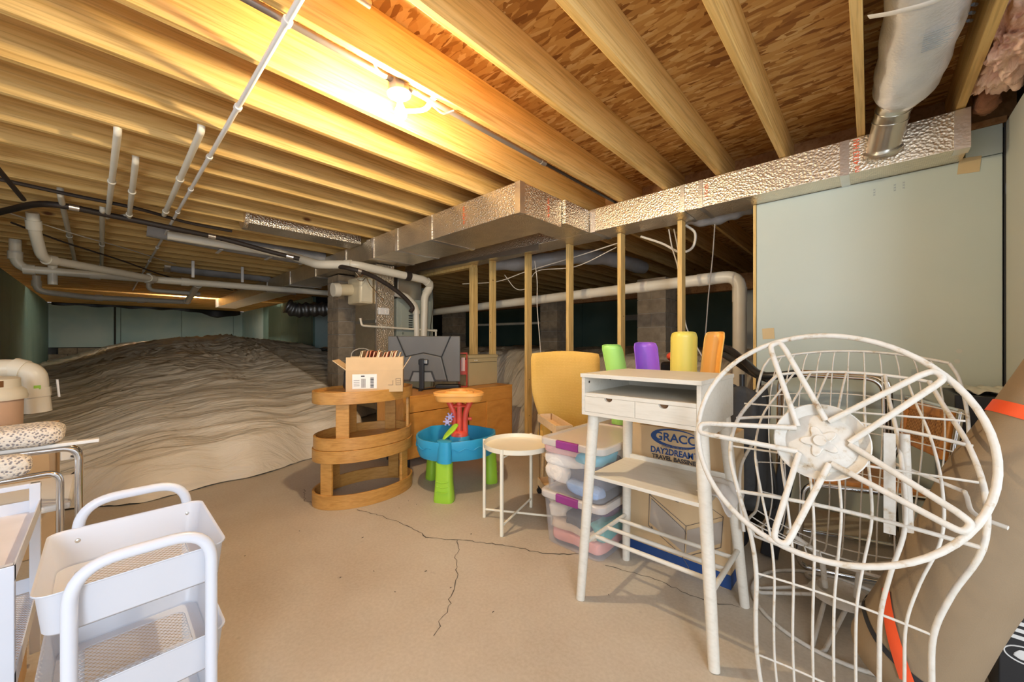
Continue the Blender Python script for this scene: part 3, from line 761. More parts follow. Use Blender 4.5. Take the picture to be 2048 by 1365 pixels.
MB().tube([(-4.562, 2.78, 2.075), (-4.560, 2.85, 2.069)], .062, 14).build('rubber_coupling', DARKR, t, smooth=50)
pipe('intake_pipe', 'white riser pipe beside the exhaust on the furnace front', [(-4.75, 2.72, 1.84), (-4.64, 2.82, 1.82), (-4.62, 2.98, 1.68), (-4.62, 3.0, 1.12)], .04, PVC, .08, ((2, .15),))
pipe('condensate_pipe', 'thin white condensate line crossing the furnace and plenum', [(-4.66, 2.20, 1.48), (-4.66, 2.22, 1.385), (-4.62, 3.16, 1.35), (-4.60, 3.30, 1.345), (-4.60, 3.30, 1.15)], .014, PVC, .03, ((1, .3), (2, .9)), cr=1.4)
cable('thin wire curving from the pipe to the furnace', [(-4.65, 2.25, 2.02), (-4.62, 2.6, 1.92), (-4.62, 2.9, 1.75), (-4.63, 2.95, 1.66)], .005, plain('tan_wire', (.45, .33, .2), .5))
cable('wire along the right edge of the furnace', [(-4.68, 3.30, 1.95), (-4.68, 3.31, 1.7), (-4.68, 3.27, 1.45), (-4.68, 3.22, 1.1)], .005)
cable('tangle of copper control wire beside the exhaust pipe', [(-4.60, 2.10, 2.05), (-4.58, 2.16, 1.98), (-4.56, 2.20, 2.02), (-4.6, 2.12, 1.96), (-4.57, 2.18, 1.93), (-4.58, 2.24, 1.98), (-4.6, 2.3, 1.90), (-4.62, 2.5, 1.72)], .005, BRASS)
cable('loop of thin white wire by the foil plenum base', [(-4.60, 2.40, 1.02), (-4.58, 2.2, 1.10), (-4.58, 2.06, 1.05), (-4.6, 2.1, .92), (-4.62, 2.3, .9)], .006, WIRE)

# ================================================================== OVAL TABLES AND BOX
def oval(mb, a, b, z0, z1, th, c, bottom=None):
    """hollow oval rim, optional panel at height bottom"""
    n = 56
    vs = []
    for (aa, bb, z) in ((a, b, z0), (a, b, z1), (a - th, b - th, z1), (a - th, b - th, z0)):
        for j in range(n):
            t_ = 2 * math.pi * j / n; vs.append((c[0] + bb * math.cos(t_), c[1] + aa * math.sin(t_), z))
    fs = []
    for i in range(4):
        i2 = (i + 1) % 4
        for j in range(n):
            j2 = (j + 1) % n; fs.append((i * n + j, i * n + j2, i2 * n + j2, i2 * n + j))
    return mb.add(vs, fs)
OC = (-2.885, 1.405)
def legs_oval(t, z0, z1, angs, a, b):
    for ang in angs:
        nx, ny = math.cos(ang), math.sin(ang)
        p = Vector((OC[0] + (b - .027) * nx, OC[1] + (a - .027) * ny, 0))
        tan = Vector((-b * ny, a * nx, 0)).normalized(); nor = Vector((tan.y, -tan.x, 0))
        M_ = Matrix(((tan.x, nor.x, 0, p.x), (tan.y, nor.y, 0, p.y), (0, 0, 1, 0), (0, 0, 0, 1)))
        MB().box(-.044, .044, -.011, .011, z0, z1, M_).build('leg', OAK, t, bevel=.004)
A_, B_ = .385, .265
t = thing('oval_table', 'oval oak table frame standing on the floor, lower of the stacked pair', 'table', (*OC, 0))
oval(MB(), A_, B_, 0, .10, .016, OC).build('base_rim', OAK, t, smooth=40, bevel=.002)
oval(MB(), A_, B_, .322, .408, .016, OC).build('upper_rim', OAK, t, smooth=40, bevel=.002)
MB().lathe([(1, 0), (1, .012)], (OC[0], OC[1], .392), 56, B_ - .017, A_ - .017).build('top_panel', OAK, t)
angL = [math.radians(x) for x in (-67, 38, 120, 205)]
legs_oval(t, .02, .33, angL, A_, B_)
t = thing('oval_table', 'oval oak table with box on its top, upper of the stacked pair', 'table', (*OC, .41))
oval(MB(), A_ - .008, B_ - .008, .410, .497, .016, OC).build('lower_rim', OAK, t, smooth=40, bevel=.002)
oval(MB(), A_, B_, .735, .822, .016, OC).build('top_rim', OAK, t, smooth=40, bevel=.002)
MB().lathe([(1, 0), (1, .012)], (OC[0], OC[1], .420), 56, B_ - .025, A_ - .025).build('shelf_panel', OAK, t)
MB().lathe([(1, 0), (1, .012)], (OC[0], OC[1], .790), 56, B_ - .017, A_ - .017).build('top_panel', OAK, t)
legs_oval(t, .43, .75, [math.radians(x) for x in (-45, 62, 125, 182)], A_ - .008, B_ - .008)
# shipping box full of envelopes
BX = place((-2.775, 1.437, .803), math.radians(57))
t = thing('cardboard_box', 'open shipping box of envelopes with white label on the oval table', 'box', (-2.775, 1.437, .803))
hw, hd, hh, th = .20, .115, .165, .005
MB().box(-hw, hw, -hd, -hd + th, 0, hh, BX).box(-hw, hw, hd - th, hd, 0, hh, BX).box(-hw, -hw + th, -hd + th, hd - th, 0, hh, BX).box(hw - th, hw, -hd + th, hd - th, 0, hh, BX).box(-hw + th, hw - th, -hd + th, hd - th, 0, th, BX).build('body', CARDL, t)
MB().box(-hw, hw, 0, th, 0, .095, BX @ place((0, -hd, hh), 0, math.radians(-6))).build('flap', CARDL, t)
MB().box(-hw, hw, 0, th, 0, .095, BX @ place((0, hd - th, hh), 0, math.radians(8))).build('flap', CARDL, t)
MB().box(0, th, -hd, hd, 0, .115, BX @ place((-hw, 0, hh), 0, 0, math.radians(-52))).build('flap', CARDL, t)
MB().box(-th, 0, -hd, hd, 0, .11, BX @ place((hw, 0, hh), 0, 0, math.radians(32))).build('flap', CARDL, t)
MB().box(-.155, .015, -hd - .0012, -hd - .0004, .028, .135, BX).build('shipping_label', PAPER, t)
INK = plain('black_ink', (.05, .05, .055), .6)
def q(x0, x1, z0, z1, nm='print'): MB().box(x0, x1, -hd - .0018, -hd - .001, z0, z1, BX).build(nm, INK, t)
for i in range(7): q(-.03, -.006, .036 + i * .011, .043 + i * .011, 'barcode')
for i in range(5): q(-.092 + i * .006, -.089 + i * .006, .036, .102, 'barcode')
q(-.095, -.07, .115, .125)
for i in range(4): q(-.145, -.105, .05 + i * .013, .053 + i * .013)
for (x0, x1, z0, z1) in ((.095, .13, .05, .052), (.128, .13, .05, .085), (.15, .185, .05, .052), (.15, .185, .098, .1), (.15, .152, .05, .1), (.183, .185, .05, .1), (.156, .18, .065, .067), (.156, .18, .08, .082)): q(x0, x1, z0, z1)
ENV = [plain('envelope_%d' % i, c, .8) for i, c in enumerate(((.74, .54, .30), (.80, .63, .40), (.70, .47, .24), (.84, .70, .50), (.62, .22, .12)))]
for i in range(26):
    x = -hw + .078 + i * .0102
    Mx = BX @ place((x - .045, 0, .01), 0, 0, math.radians(15 + random.uniform(-3, 3)))
    o = MB().box(0, random.choice((.003, .006)), -hd + .012 + random.uniform(0, .006), hd - .014, 0, .300 + random.uniform(-.008, .008), Mx).build('envelope', ENV[i % 5 if random.random() > .15 else 4])
    tag(o, 'manila envelope filed on edge in the shipping box', 'envelope', 'envelopes in the shipping box')

o = fluff(BX @ Vector((-.155, 0, .10)), .035, .08, .085, .3, 14, 24, 16).build('cable_bundle', BLACK, None, smooth=0)
tag(o, 'dark tangle of cords at the left end of the shipping box', 'cords')

# ================================================================== CABINET, MONITOR, CREAM BOX
t = thing('wooden_cabinet', 'long orange wood cabinet with sliding doors behind the toy water table', 'cabinet', (-3.1, 2.6, 0))
MB().box(-3.60, -3.10, 1.86, 3.32, .655, .675).build('top', CABINET, t, bevel=.003)
MB().box(-3.60, -3.105, 1.88, 3.305, .09, .11).build('bottom', CABINET, t)
MB().box(-3.60, -3.585, 1.88, 3.305, .11, .655).build('back', CABINET, t)
for y in (1.865, 2.43, 2.62, 3.30): MB().box(-3.585, -3.102, y, y + .018, .09, .655).build('side_panel', CABINET, t)
MB().box(-3.108, -3.098, 1.87, 3.30, .52, .655).build('apron', CABINET, t, bevel=.002)
MB().box(-3.106, -3.088, 2.90, 3.295, .10, .52).build('door', CABINET, t, bevel=.003)
MB().box(-3.118, -3.108, 2.66, 2.93, .10, .515).build('door', CABINET, t, bevel=.002)
MB().box(-3.106, -3.088, 1.885, 2.47, .10, .515).build('door', CABINET, t, bevel=.003)
MB().box(-3.60, -3.09, 2.47, 2.64, .20, .205).build('niche_shelf', BLACK, t)
for (x, y) in ((-3.16, 1.95), (-3.54, 1.95), (-3.16, 3.2), (-3.54, 3.2)):
    MB().cyl((x, y, .092), (x + .015, y, 0), .02, 12, .012).build('leg', BLACK, t, smooth=50)
MZ = .675
RZM = math.radians(41)
MM = place((-3.43, 2.30, MZ), RZM)
t = thing('computer_monitor', 'dark grey computer monitor seen from behind on the cabinet', 'monitor', (-3.43, 2.30, MZ))
SCR = plain('monitor_shell', (.15, .15, .145), .34, var=.1, vs=3)
SCR2 = plain('monitor_shell_ridge', (.03, .032, .034), .4)
MB().box(-.385, .385, .02, .05, .085, .565, MM).build('screen_housing', SCR, t, bevel=.008)
MB().prism([(-.22, .10), (.22, .10), (.30, .10), (.20, .36), (0, .40), (-.20, .36), (-.30, .10)][:1] + [(.25, .10), (.19, .345), (0, .385), (-.19, .345), (-.25, .10)], MM @ rot('X', math.pi / 2), -.021, .012).build('rear_bulge', SCR, t, bevel=.01)
for a_, b_ in (((-.19, .345), (-.285, .565)), ((.19, .345), (.285, .565)), ((.19, .345), (.255, .088)), ((0, .388), (.19, .348)), ((0, .388), (-.19, .348))):
    MB().tube([MM @ Vector((a_[0], .012, a_[1])), MM @ Vector((b_[0], .012, b_[1]))], .0065, 6).build('crease', SCR2, t)
MB().prism([(-.15, .088), (.14, .088), (.10, .20), (-.11, .20)], MM @ rot('X', math.pi / 2), .012, .02).build('port_cover', SCR2, t, bevel=.003)
MB().prism([(-.13, .09), (.12, .09), (.085, .185), (-.095, .185)], MM @ rot('X', math.pi / 2), .02, .0215).build('port_label', plain('port_label', (.22, .23, .23), .5), t)
MB().box(-.045, .06, -.035, .0, .265, .32, MM).build('vesa_mount', SCR2, t, bevel=.008)
MB().box(.005, .05, -.04, -.03, .275, .315, MM).build('silver_badge', GALV, t, bevel=.004)
MB().box(-.025, .025, -.075, -.035, .01, .33, MM).build('stand_column', BLACK, t, bevel=.01)
for sx in (-1, 1):
    MB().tube([MM @ Vector((0, -.05, .008)), MM @ Vector((sx * .16, .17, .008))], .012, 8, flat=.6).build('stand_foot', BLACK, t)
MB().tube([MM @ Vector((0, -.05, .012)), MM @ Vector((0, -.12, .005))], .02, 8, flat=.6).build('stand_heel', BLACK, t)
text('port_print', 'PORTS', .02, MM @ Vector((.0, -.0222, .125)), rot('Z', RZM) @ FACE_MY, PAPER, t) if False else None
t = thing('router_box', 'flat black electronics box lying under the monitor', 'device', (-3.35, 2.48, MZ))
MB().box(-.13, .13, -.06, .06, .0, .045, place((-3.33, 2.55, MZ + .001), RZM)).build('case', BLACK, t, bevel=.012)
t = thing('level_tool', 'red framed level tool standing between monitor and cream box', 'tool', (-3.30, 2.75, MZ))
REDM = plain('red_metal', (.50, .05, .02), .4)
LV = place((-3.30, 2.73, MZ + .001), math.radians(60))
MB().box(-.05, .05, -.012, .012, 0, .015, LV).box(-.05, .05, -.012, .012, .37, .385, LV).box(-.05, -.036, -.012, .012, .015, .37, LV).box(.036, .05, -.012, .012, .015, .37, LV).build('frame', REDM, t, bevel=.004)
MB().box(-.034, .034, -.006, .006, .14, .30, LV).build('panel', REDM, t)
MB().box(-.02, .02, -.013, -.006, .18, .33, LV).build('vial_strip', plain('pink_strip', (.7, .45, .40), .5), t)
CRM = plain('cream_metal', (.50, .40, .21), .45, var=.03)
t = thing('file_box', 'cream metal file box on the right end of the cabinet', 'box', (-3.4, 3.05, MZ))
MB().box(-3.56, -3.335, 2.84, 3.30, MZ + .001, MZ + .315).build('body', CRM, t, bevel=.006)
MB().box(-3.565, -3.329, 2.834, 3.306, MZ + .315, MZ + .352).build('lid', CRM, t, bevel=.006)
MB().box(-3.336, -3.332, 2.86, 3.28, MZ + .265, MZ + .269).build('score_line', DARKR, t)
for y in (2.93, 2.96): MB().box(-3.334, -3.330, y, y + .012, MZ + .285, MZ + .297).build('rivet', PAPER, t)

# ================================================================== TOY WATER TABLE
WT = (-2.46, 1.965)
t = thing('toy_water_table', 'blue toy water table with green legs and red tower', 'toy', (*WT, 0))
TBLUE = plain('toy_blue', (.03, .36, .62), .38, var=.03)
TGREEN = plain('toy_green', (.34, .62, .04), .4, var=.03)
TRED = plain('toy_red', (.80, .095, .055), .4, var=.03)
TOR = plain('toy_orange', (.93, .45, .11), .42, var=.03)
TPUR = plain('toy_lilac', (.50, .45, .75), .4, var=.03)
legang = [math.radians(a) for a in (-56, 66, 181)]
def rim_r(a):
    r = .315
    for la in legang:
        dlt = (a - la + math.pi) % (2 * math.pi) - math.pi
        r += .022 * math.exp(-(dlt / .2) ** 2)
    return r * (1 + .035 * math.cos(3 * (a - .4)))
m = MB(); n = 84; prf = [(.80, .285), (.92, .288), (.97, .33), (1.0, .43), (.992, .440), (.955, .440), (.935, .43), (.90, .345), (.86, .325), (.30, .325), (.001, .325)]
vs = []; fs = []
for (f_, z) in prf:
    for j in range(n):
        a = 2 * math.pi * j / n; r = rim_r(a) * f_
        zz = z + (.006 * math.sin(2 * a + 1) if z > .4 else 0)
        vs.append((WT[0] + r * math.cos(a), WT[1] + r * math.sin(a), zz))
for i in range(len(prf) - 1):
    for j in range(n):
        j2 = (j + 1) % n; fs.append((i * n + j, i * n + j2, (i + 1) * n + j2, (i + 1) * n + j))
fs.append(tuple(range(n - 1, -1, -1)))
m.add(vs, fs).build('basin', TBLUE, t, smooth=50)
for k in range(2):
    P = []
    for j in range(40):
        a = math.radians(-50 + 68 * j / 39) if k == 0 else math.radians(-155 + 80 * j / 39)
        r = rim_r(a) * .988 + .001
        P.append((WT[0] + r * math.cos(a), WT[1] + r * math.sin(a), .375 + .010 * math.sin(j * .55)))
    MB().tube(P, .0035, 6).build('wave_relief', TBLUE, t, smooth=60)
for la in legang:
    c = Vector((WT[0] + .292 * math.cos(la), WT[1] + .292 * math.sin(la), 0))
    M_ = Matrix.Translation(c) @ rot('Z', la - math.pi / 2 + math.pi)
    lo = []
    for z, wx, wy in ((0, .073, .050), (.012, .076, .053), (.06, .071, .050), (.16, .062, .046), (.285, .060, .042)):
        lo.append((z, wx, wy))
    mm = MB(); vv = []; ff = []; kk = 20
    for z, wx, wy in lo:
        for j in range(kk):
            a = 2 * math.pi * j / kk; sg = lambda x: math.copysign(abs(x) ** .55, x)
            vv.append(M_ @ Vector((wx * sg(math.cos(a)), wy * sg(math.sin(a)), z)))
    for i in range(len(lo) - 1):
        for j in range(kk): ff.append((i * kk + j, i * kk + (j + 1) % kk, (i + 1) * kk + (j + 1) % kk, (i + 1) * kk + j))
    ff += [tuple(range(kk - 1, -1, -1)), tuple((len(lo) - 1) * kk + j for j in range(kk))]
    lg = mm.add(vv, ff).build('leg', TGREEN, t, smooth=50)
    for z in (.09, .125, .16):
        P = [M_ @ Vector((x, -.0475 - .01 * (1 - (x / .05) ** 2) * (1 if z < .1 else .3) + (.004 if z > .1 else -.001), z - .012 * (1 - (x / .05) ** 2))) for x in [(-.045 + .009 * i) for i in range(11)]]
        MB().tube(P, .0032, 6).build('rib', TGREEN, lg, smooth=60)
    mm = MB(); MB().lathe([(.066, .287), (.068, .36), (.064, .443), (.05, .447)], c, 20, 1.0, .72).build('leg_socket', TBLUE, t, smooth=50) if la == legang[0] else None
TC = Vector((WT[0] + .02, WT[1] + .02, 0))
MB().lathe([(.085, .326), (.082, .40), (.07, .415)], TC, 24).build('tower_base', TBLUE, t, smooth=50)
MB().lathe([(.070, .405), (.070, .425), (.062, .445), (.050, .455)], TC, 24).build('tower_foot', TRED, t, smooth=50)
RT = Vector((.73, .683, 0))
for sgn in (-1, 1):
    for dp in (0,):
        P = smoothpts([TC + RT * (sgn * .045) + Vector((0, 0, .44)), TC + RT * (sgn * .042) + Vector((0, 0, .54)), TC + RT * (sgn * .055) + Vector((0, 0, .62)), TC + RT * (sgn * .095) + Vector((0, 0, .71))], 6)
        MB().tube(P, [.024] * len(P), 12).build('tower_arm', TRED, t, smooth=60)
MB().cyl(TC + Vector((.02, -.02, .43)), TC + Vector((.02, -.02, .72)), .021, 14).build('tower_tube', TRED, t, smooth=60)
MB().lathe([(.030, .648), (.060, .652), (.060, .660), (.034, .675)], TC, 24).build('tower_collar', TRED, t, smooth=50)
m = MB(); vs = []; fs = []; n = 60
def tri(a): return .182 * (1 + .17 * math.cos(3 * (a - math.radians(133)))) 
prf = [(.60, .702), (.90, .705), (.94, .72), (.96, .748), (1.03, .752), (1.03, .772), (.98, .778), (.90, .774), (.62, .765), (.56, .785), (.44, .782), (.42, .755), (.001, .745)]
for (f_, z) in prf:
    for j in range(n):
        a = 2 * math.pi * j / n; r = tri(a) * f_; vs.append((TC.x + r * math.cos(a), TC.y + r * math.sin(a), z))
for i in range(len(prf) - 1):
    for j in range(n): fs.append((i * n + j, i * n + (j + 1) % n, (i + 1) * n + (j + 1) % n, (i + 1) * n + j))
fs.append(tuple(range(n - 1, -1, -1)))
m.add(vs, fs).build('funnel_top', TOR, t, smooth=40)
wc_ = TC - RT * .095 + Vector((.03, -.03, .555))
for i, dz in ((0, 0), (1, .04)):
    cc = wc_ + Vector((.012 * i, .018 * i, dz - .02))
    mm = MB().cyl(cc + Vector((-.012, .012, 0)), cc + Vector((.012, -.012, 0)), .016, 12)
    mm.build('water_wheel', TPUR, t, smooth=40)
    for a in range(6):
        d_ = RT * math.cos(a * math.pi / 3) + Vector((0, 0, math.sin(a * math.pi / 3)))
        MB().tube([cc + d_ * .01, cc + d_ * .034], .010, 8, flat=.7).build('paddle', TPUR, t)
MB().cyl(TC + RT * .07 + Vector((0, 0, .55)), TC + RT * .098 + Vector((0, 0, .55)), .014, 10).build('axle_knob', TRED, t)
lp = WT[0] - .02, WT[1] - .235
P = smoothpts([(-2.325, 1.735, .447), (-2.335, 1.775, .470), (-2.35, 1.83, .495), (-2.36, 1.88, .525), (-2.36, 1.90, .532)], 5)
MB().tube(P, [.010 + .020 * math.sin(math.pi * i / (len(P) - 1)) for i in range(len(P))], 12, flat=.35).build('lever', TGREEN, t, smooth=60)
MB().lathe([(.0, .003), (.016, .002), (.018, 0)], (0, 0, 0), 16, M=place((WT[0] + .316, WT[1] + .02, .372), math.pi / 2, math.pi / 2)).build('round_badge', TRED, t)

# ================================================================== WHITE TRAY TABLE
TC2 = (-1.69, 1.862)
t = thing('tray_table', 'small round cream metal tray table with crossed base bars', 'table', (*TC2, 0))
MB().lathe([(.001, .488), (.205, .488), (.222, .492), (.224, .522), (.221, .522), (.217, .497), (.203, .493), (.001, .493)], (*TC2, 0), 56).build('tray', CREAMP, t, smooth=40)
la = [math.atan2(1.74 - 1.862, -1.894 + 1.69), math.atan2(1.629 - 1.862, -1.618 + 1.69), math.atan2(2.097 - 1.862, -1.765 + 1.69), math.atan2(1.97 - 1.862, -1.49 + 1.69)]
lp = [(TC2[0] + .228 * math.cos(a), TC2[1] + .228 * math.sin(a)) for a in la]
for (x, y) in lp:
    MB().box(-.009, .009, -.009, .009, 0, .525, place((x, y, 0), math.atan2(y - TC2[1], x - TC2[0]))).build('leg', CREAMP, t, bevel=.002)
for i, k in ((0, 3), (1, 2)):
    MB().tube([(*lp[i], .055 + .008 * (i)), (*lp[k], .055 + .008 * i)], .0075, 8).build('cross_bar', CREAMP, t, smooth=50)
    MB().tube([(*lp[i], .48 - .01 * i), (*lp[k], .48 - .01 * i)], .006, 8).build('support_bar', CREAMP, t, smooth=50)

# ================================================================== WHITE DESK
t = thing('writing_desk', 'white stained standing desk with two drawers on four splayed legs', 'desk', (-.72, 1.76, 0))
dx0, dx1, dy0, dy1, dz0, dz1 = -.985, -.462, 1.53, 1.995, .835, 1.027
TH = .016
MB().box(dx0 - .004, dx1 + .004, dy0 - .006, dy1, dz1 - .018, dz1).build('top', WHITEOAK, t, bevel=.002)
for x in (dx0, dx1 - TH):
    MB().box(x, x + TH, dy0, dy1, dz0, dz1 - .018).build('side_panel', WHITEOAK, t, bevel=.002)
MB().box(dx0 + TH, dx1 - TH, dy1 - .012, dy1 - .002, dz0, dz1 - .018).build('back_panel', WHITEOAK, t)
MB().box(dx0 + TH, dx1 - TH, dy0 + .002, dy1 - .012, dz0, dz0 + .016).build('bottom_panel', WHITEOAK, t)
MB().box(dx0 + TH, dx1 - TH, dy0 + .004, dy1 - .012, .922, .938).build('shelf', WHITEOAK, t)
xm = (dx0 + dx1) / 2
def drawer(x0, x1, cx):
    z0, z1, r = dz0 + .017, .921, .020
    pts = [(x0, z0), (x1, z0), (x1, z1), (cx + r, z1)] + [(cx + r * math.cos(-math.pi * i / 10), z1 + r * .8 * math.sin(-math.pi * i / 10)) for i in range(1, 10)] + [(cx - r, z1), (x0, z1)]
    M_ = Matrix.Translation((0, dy0 + .018, 0)) @ rot('X', math.pi / 2)
    d_ = MB().prism(pts, M_, 0, .016).build('drawer', WHITEOAK, t)
    MB().box(cx - r - .004, cx + r + .004, dy0 + .0185, dy0 + .0195, z1 - .022, z1).build('finger_hole', plain('drawer_shadow', (.17, .085, .035), .8), d_)
drawer(dx0 + TH + .001, xm - .001, xm - .125)
drawer(xm + .001, dx1 - TH - .001, xm + .12)
for (x, z) in ((dx0 + TH + .0005, .985),):
    for y in (dy0 + .04, dy0 + .24):
        MB().lathe([(.0, .0015), (.0055, .001), (.006, 0)], (0, 0, 0), 12, M=place((x, y, z), math.pi / 2, math.pi / 2)).build('cam_cover', DARKR, t)
tops = [(dx0 + .032, 1.585), (dx1 - .024, 1.612), (dx1 - .024, dy1 - .06), (dx0 + .032, dy1 - .06)]
bots = [(-.965, 1.488), (-.405, 1.488), (-.405, 1.945), (-.962, 1.93)]
def legat(i, z):
    f_ = 1 - z / dz0; return Vector((tops[i][0] + (bots[i][0] - tops[i][0]) * f_, tops[i][1] + (bots[i][1] - tops[i][1]) * f_, z))
for i in range(4):
    MB().tube([legat(i, 0), legat(i, dz0)], [.0195, .0265], 20).build('leg', WHITEOAK, t, smooth=50)
for i, k in ((0, 3), (1, 2)):
    MB().tube([legat(i, .245), legat(k, .245)], .0105, 12).build('side_rail', WHITEOAK, t, smooth=50)
    for z in (.80,): MB().box(min(legat(i, z).x, legat(k, z).x) - .006, min(legat(i, z).x, legat(k, z).x) + .012, legat(i, z).y, legat(k, z).y, .79, .834).build('apron', WHITEOAK, t)
for f_ in (.22, .5, .78):
    a_ = legat(0, .245).lerp(legat(3, .245), f_); b_ = legat(1, .245).lerp(legat(2, .245), f_)
    MB().tube([a_, b_], .0095, 12).build('dowel', WHITEOAK, t, smooth=50)
x0, x1 = legat(0, .57).x, legat(1, .57).x
MB().box(x0 - .002, x1 + .004, legat(0, .55).y + .002, legat(3, .55).y - .005, .540, .556).build('lower_shelf', WHITEOAK, t, bevel=.002)
MB().box(x0 - .002, x1 + .004, legat(3, .55).y - .012, legat(3, .55).y, .556, .578).build('shelf_lip', WHITEOAK, t)
t2 = tag(MB().grid(lambda u, v: (-.50 + .12 * u, 1.60 + .22 * v, .585 + .02 * noise.noise(Vector((u * 3, v * 3, 1))) - .07 * smooths(.55, 1, u) * (1 - .3 * v)), 14, 14).build('plastic_bag', plain('clear_bag', (.75, .72, .68), .25, alpha=.55), None, smooth=0, thick=.002), 'clear plastic bag drooping off the right end of the desk shelf', 'bag')
t2.location.z = .002

# ================================================================== STORAGE BINS
PLAS = plain('clear_plastic', (.80, .80, .84), .18, var=0, alpha=.14, spec=.6)
PLASL = plain('frosted_lid_plastic', (.86, .80, .74), .3, var=.03, alpha=.55)
PURP = plain('purple_latch', (.30, .045, .24), .35, var=.03)
def rrect(x0, x1, y0, y1, r, k=5):
    P = []
    for (cx, cy, a0) in ((x1 - r, y1 - r, 0), (x0 + r, y1 - r, 90), (x0 + r, y0 + r, 180), (x1 - r, y0 + r, 270)):
        for i in range(k + 1):
            a = math.radians(a0 + 90 * i / k); P.append((cx + r * math.cos(a), cy + r * math.sin(a)))
    return P
def shell(loops, m=None, cap0=True, cap1=False):
    mb = m or MB(); n = len(loops[0][0]); vs = []; fs = []
    for P, z in loops: vs += [(x, y, z) for x, y in P]
    for i in range(len(loops) - 1):
        for j in range(n): fs.append((i * n + j, i * n + (j + 1) % n, (i + 1) * n + (j + 1) % n, (i + 1) * n + j))
    if cap0: fs.append(tuple(range(n - 1, -1, -1)))
    if cap1: fs.append(tuple((len(loops) - 1) * n + j for j in range(n)))
    return mb.add(vs, fs)
def bin_(x0, y0, z, label):
    W_, D_ = .425, .60
    t = thing('storage_bin', label, 'bin', (x0 + W_ / 2, y0 + D_ / 2, z))
    I = lambda d_: rrect(x0 + d_, x0 + W_ - d_, y0 + d_, y0 + D_ - d_, .045)
    shell([(I(.034), z), (I(.030), z + .006), (I(.012), z + .285)]).build('tub', PLAS, t, smooth=40, thick=.0025)
    shell([(I(.002), z + .268), (I(0), z + .272), (I(0), z + .300), (I(.006), z + .306), (I(.020), z + .306), (I(.026), z + .300), (I(.028), z + .297)], cap0=False, cap1=True).build('lid', PLASL, t, smooth=40, thick=.0025)
    for (xa, xb, ya, yb) in ((x0 + .125, x0 + .275, y0 - .006, y0 + .016), (x0 + .125, x0 + .275, y0 + D_ - .016, y0 + D_ + .006)):
        MB().box(xa, xb, ya, yb, z + .262, z + .308).build('latch', PURP, t, bevel=.006)
    return t
BX0, BY0 = -1.432, 1.762
bin_(BX0, BY0, .002, 'clear storage bin of folded clothes on the floor, lower of two')
bin_(BX0 + .004, BY0 - .004, .310, 'clear storage bin with white and grey clothes, upper of two')
def cloth(label, c, s, col, seed, amp=.25, p=.45, nm='folded_cloth'):
    m_ = plain('cloth_' + str(seed), col, .9, var=.08, vs=20, bmp=.4, bs=40)
    o = fluff(c, *s, amp, 7, 36, 22, p)
    o = o.build(nm, m_, None, smooth=0); tag(o, label, 'clothing', 'clothes in the storage bins'); return o
bx, by = BX0 + .2125, BY0 + .30
z = .010
cloth('pink cloth folded at the bottom of the lower bin', (bx, by, z + .042), (.172, .255, .036), (.80, .36, .30), 1, .05, .28)
cloth('cream cloth folded above the pink one in the lower bin', (bx - .02, by - .01, z + .105), (.155, .255, .032), (.74, .55, .38), 2, .10, .3)
cloth('black speckled cloth behind the cream folds in the lower bin', (bx + .02, by - .05, z + .155), (.10, .225, .045), (.07, .07, .08), 3, .15, .4)
cloth('pale crumpled cloth at the left front of the lower bin', (bx - .115, by - .17, z + .18), (.062, .10, .045), (.78, .66, .52), 4, .3)
cloth('sea green cloth along the right side of the lower bin', (bx + .125, by - .02, z + .125), (.055, .22, .055), (.16, .50, .46), 5, .2, .4)
cloth('plum fabric filling the top of the lower bin', (bx + .05, by + .04, z + .220), (.125, .22, .034), (.14, .06, .13), 6, .1, .35)
z = .318
cloth('grey knit cloth filling the middle of the upper bin', (bx + .01, by + .02, z + .115), (.168, .250, .095), (.13, .14, .17), 7, .05, .28)
cloth('white crumpled shirt across the upper front of the upper bin', (bx - .045, by - .245, z + .175), (.135, .035, .034), (.84, .80, .74), 8, .35, .6)
cloth('white sleeve low at the left front of the upper bin', (bx - .10, by - .245, z + .095), (.075, .032, .050), (.82, .74, .64), 9, .4, .6)
cloth('pale blue cloth bunched along the bottom right of the upper bin', (bx + .07, by - .235, z + .040), (.11, .045, .036), (.32, .44, .66), 10, .3, .5)
cloth('pink cloth under the lid of the upper bin', (bx - .06, by - .10, z + .236), (.13, .19, .028), (.84, .48, .42), 11, .10, .35)
cloth('sky blue cloth under the lid at the right of the upper bin', (bx + .10, by - .17, z + .215), (.080, .11, .036), (.18, .58, .72), 12, .25, .5)
cloth('white towel at the right rear of the upper bin', (bx + .135, by + .10, z + .19), (.045, .14, .055), (.80, .76, .70), 13, .2, .5)

# ================================================================== SLIM WOODEN CART
def line4(z): pass
SC0 = Vector((-1.892, 2.314, 0)); SC1 = Vector((-1.436, 1.993, 0)); SCD = (SC1 - SC0).normalized(); SCN = Vector((-SCD.y, SCD.x, 0))
SCM = Matrix(((SCD.x, SCN.x, 0, SC0.x), (SCD.y, SCN.y, 0, SC0.y), (0, 0, 1, 0), (0, 0, 0, 1)))
t = thing('slim_cart', 'slim birch rolling cart with shallow trays beside the storage bins', 'cart', (SC0.x, SC0.y, 0))
SCL, SCW = .45, .12
for z in (.065, .335, .560):
    MB().box(0, SCL, 0, SCW, z, z + .008, SCM).box(0, SCL, 0, .008, z + .008, z + .055, SCM).box(0, SCL, SCW - .008, SCW, z + .008, z + .055, SCM).box(0, .008, .008, SCW - .008, z + .008, z + .055, SCM).box(SCL - .008, SCL, .008, SCW - .008, z + .008, z + .055, SCM).build('tray', LTWOOD, t)
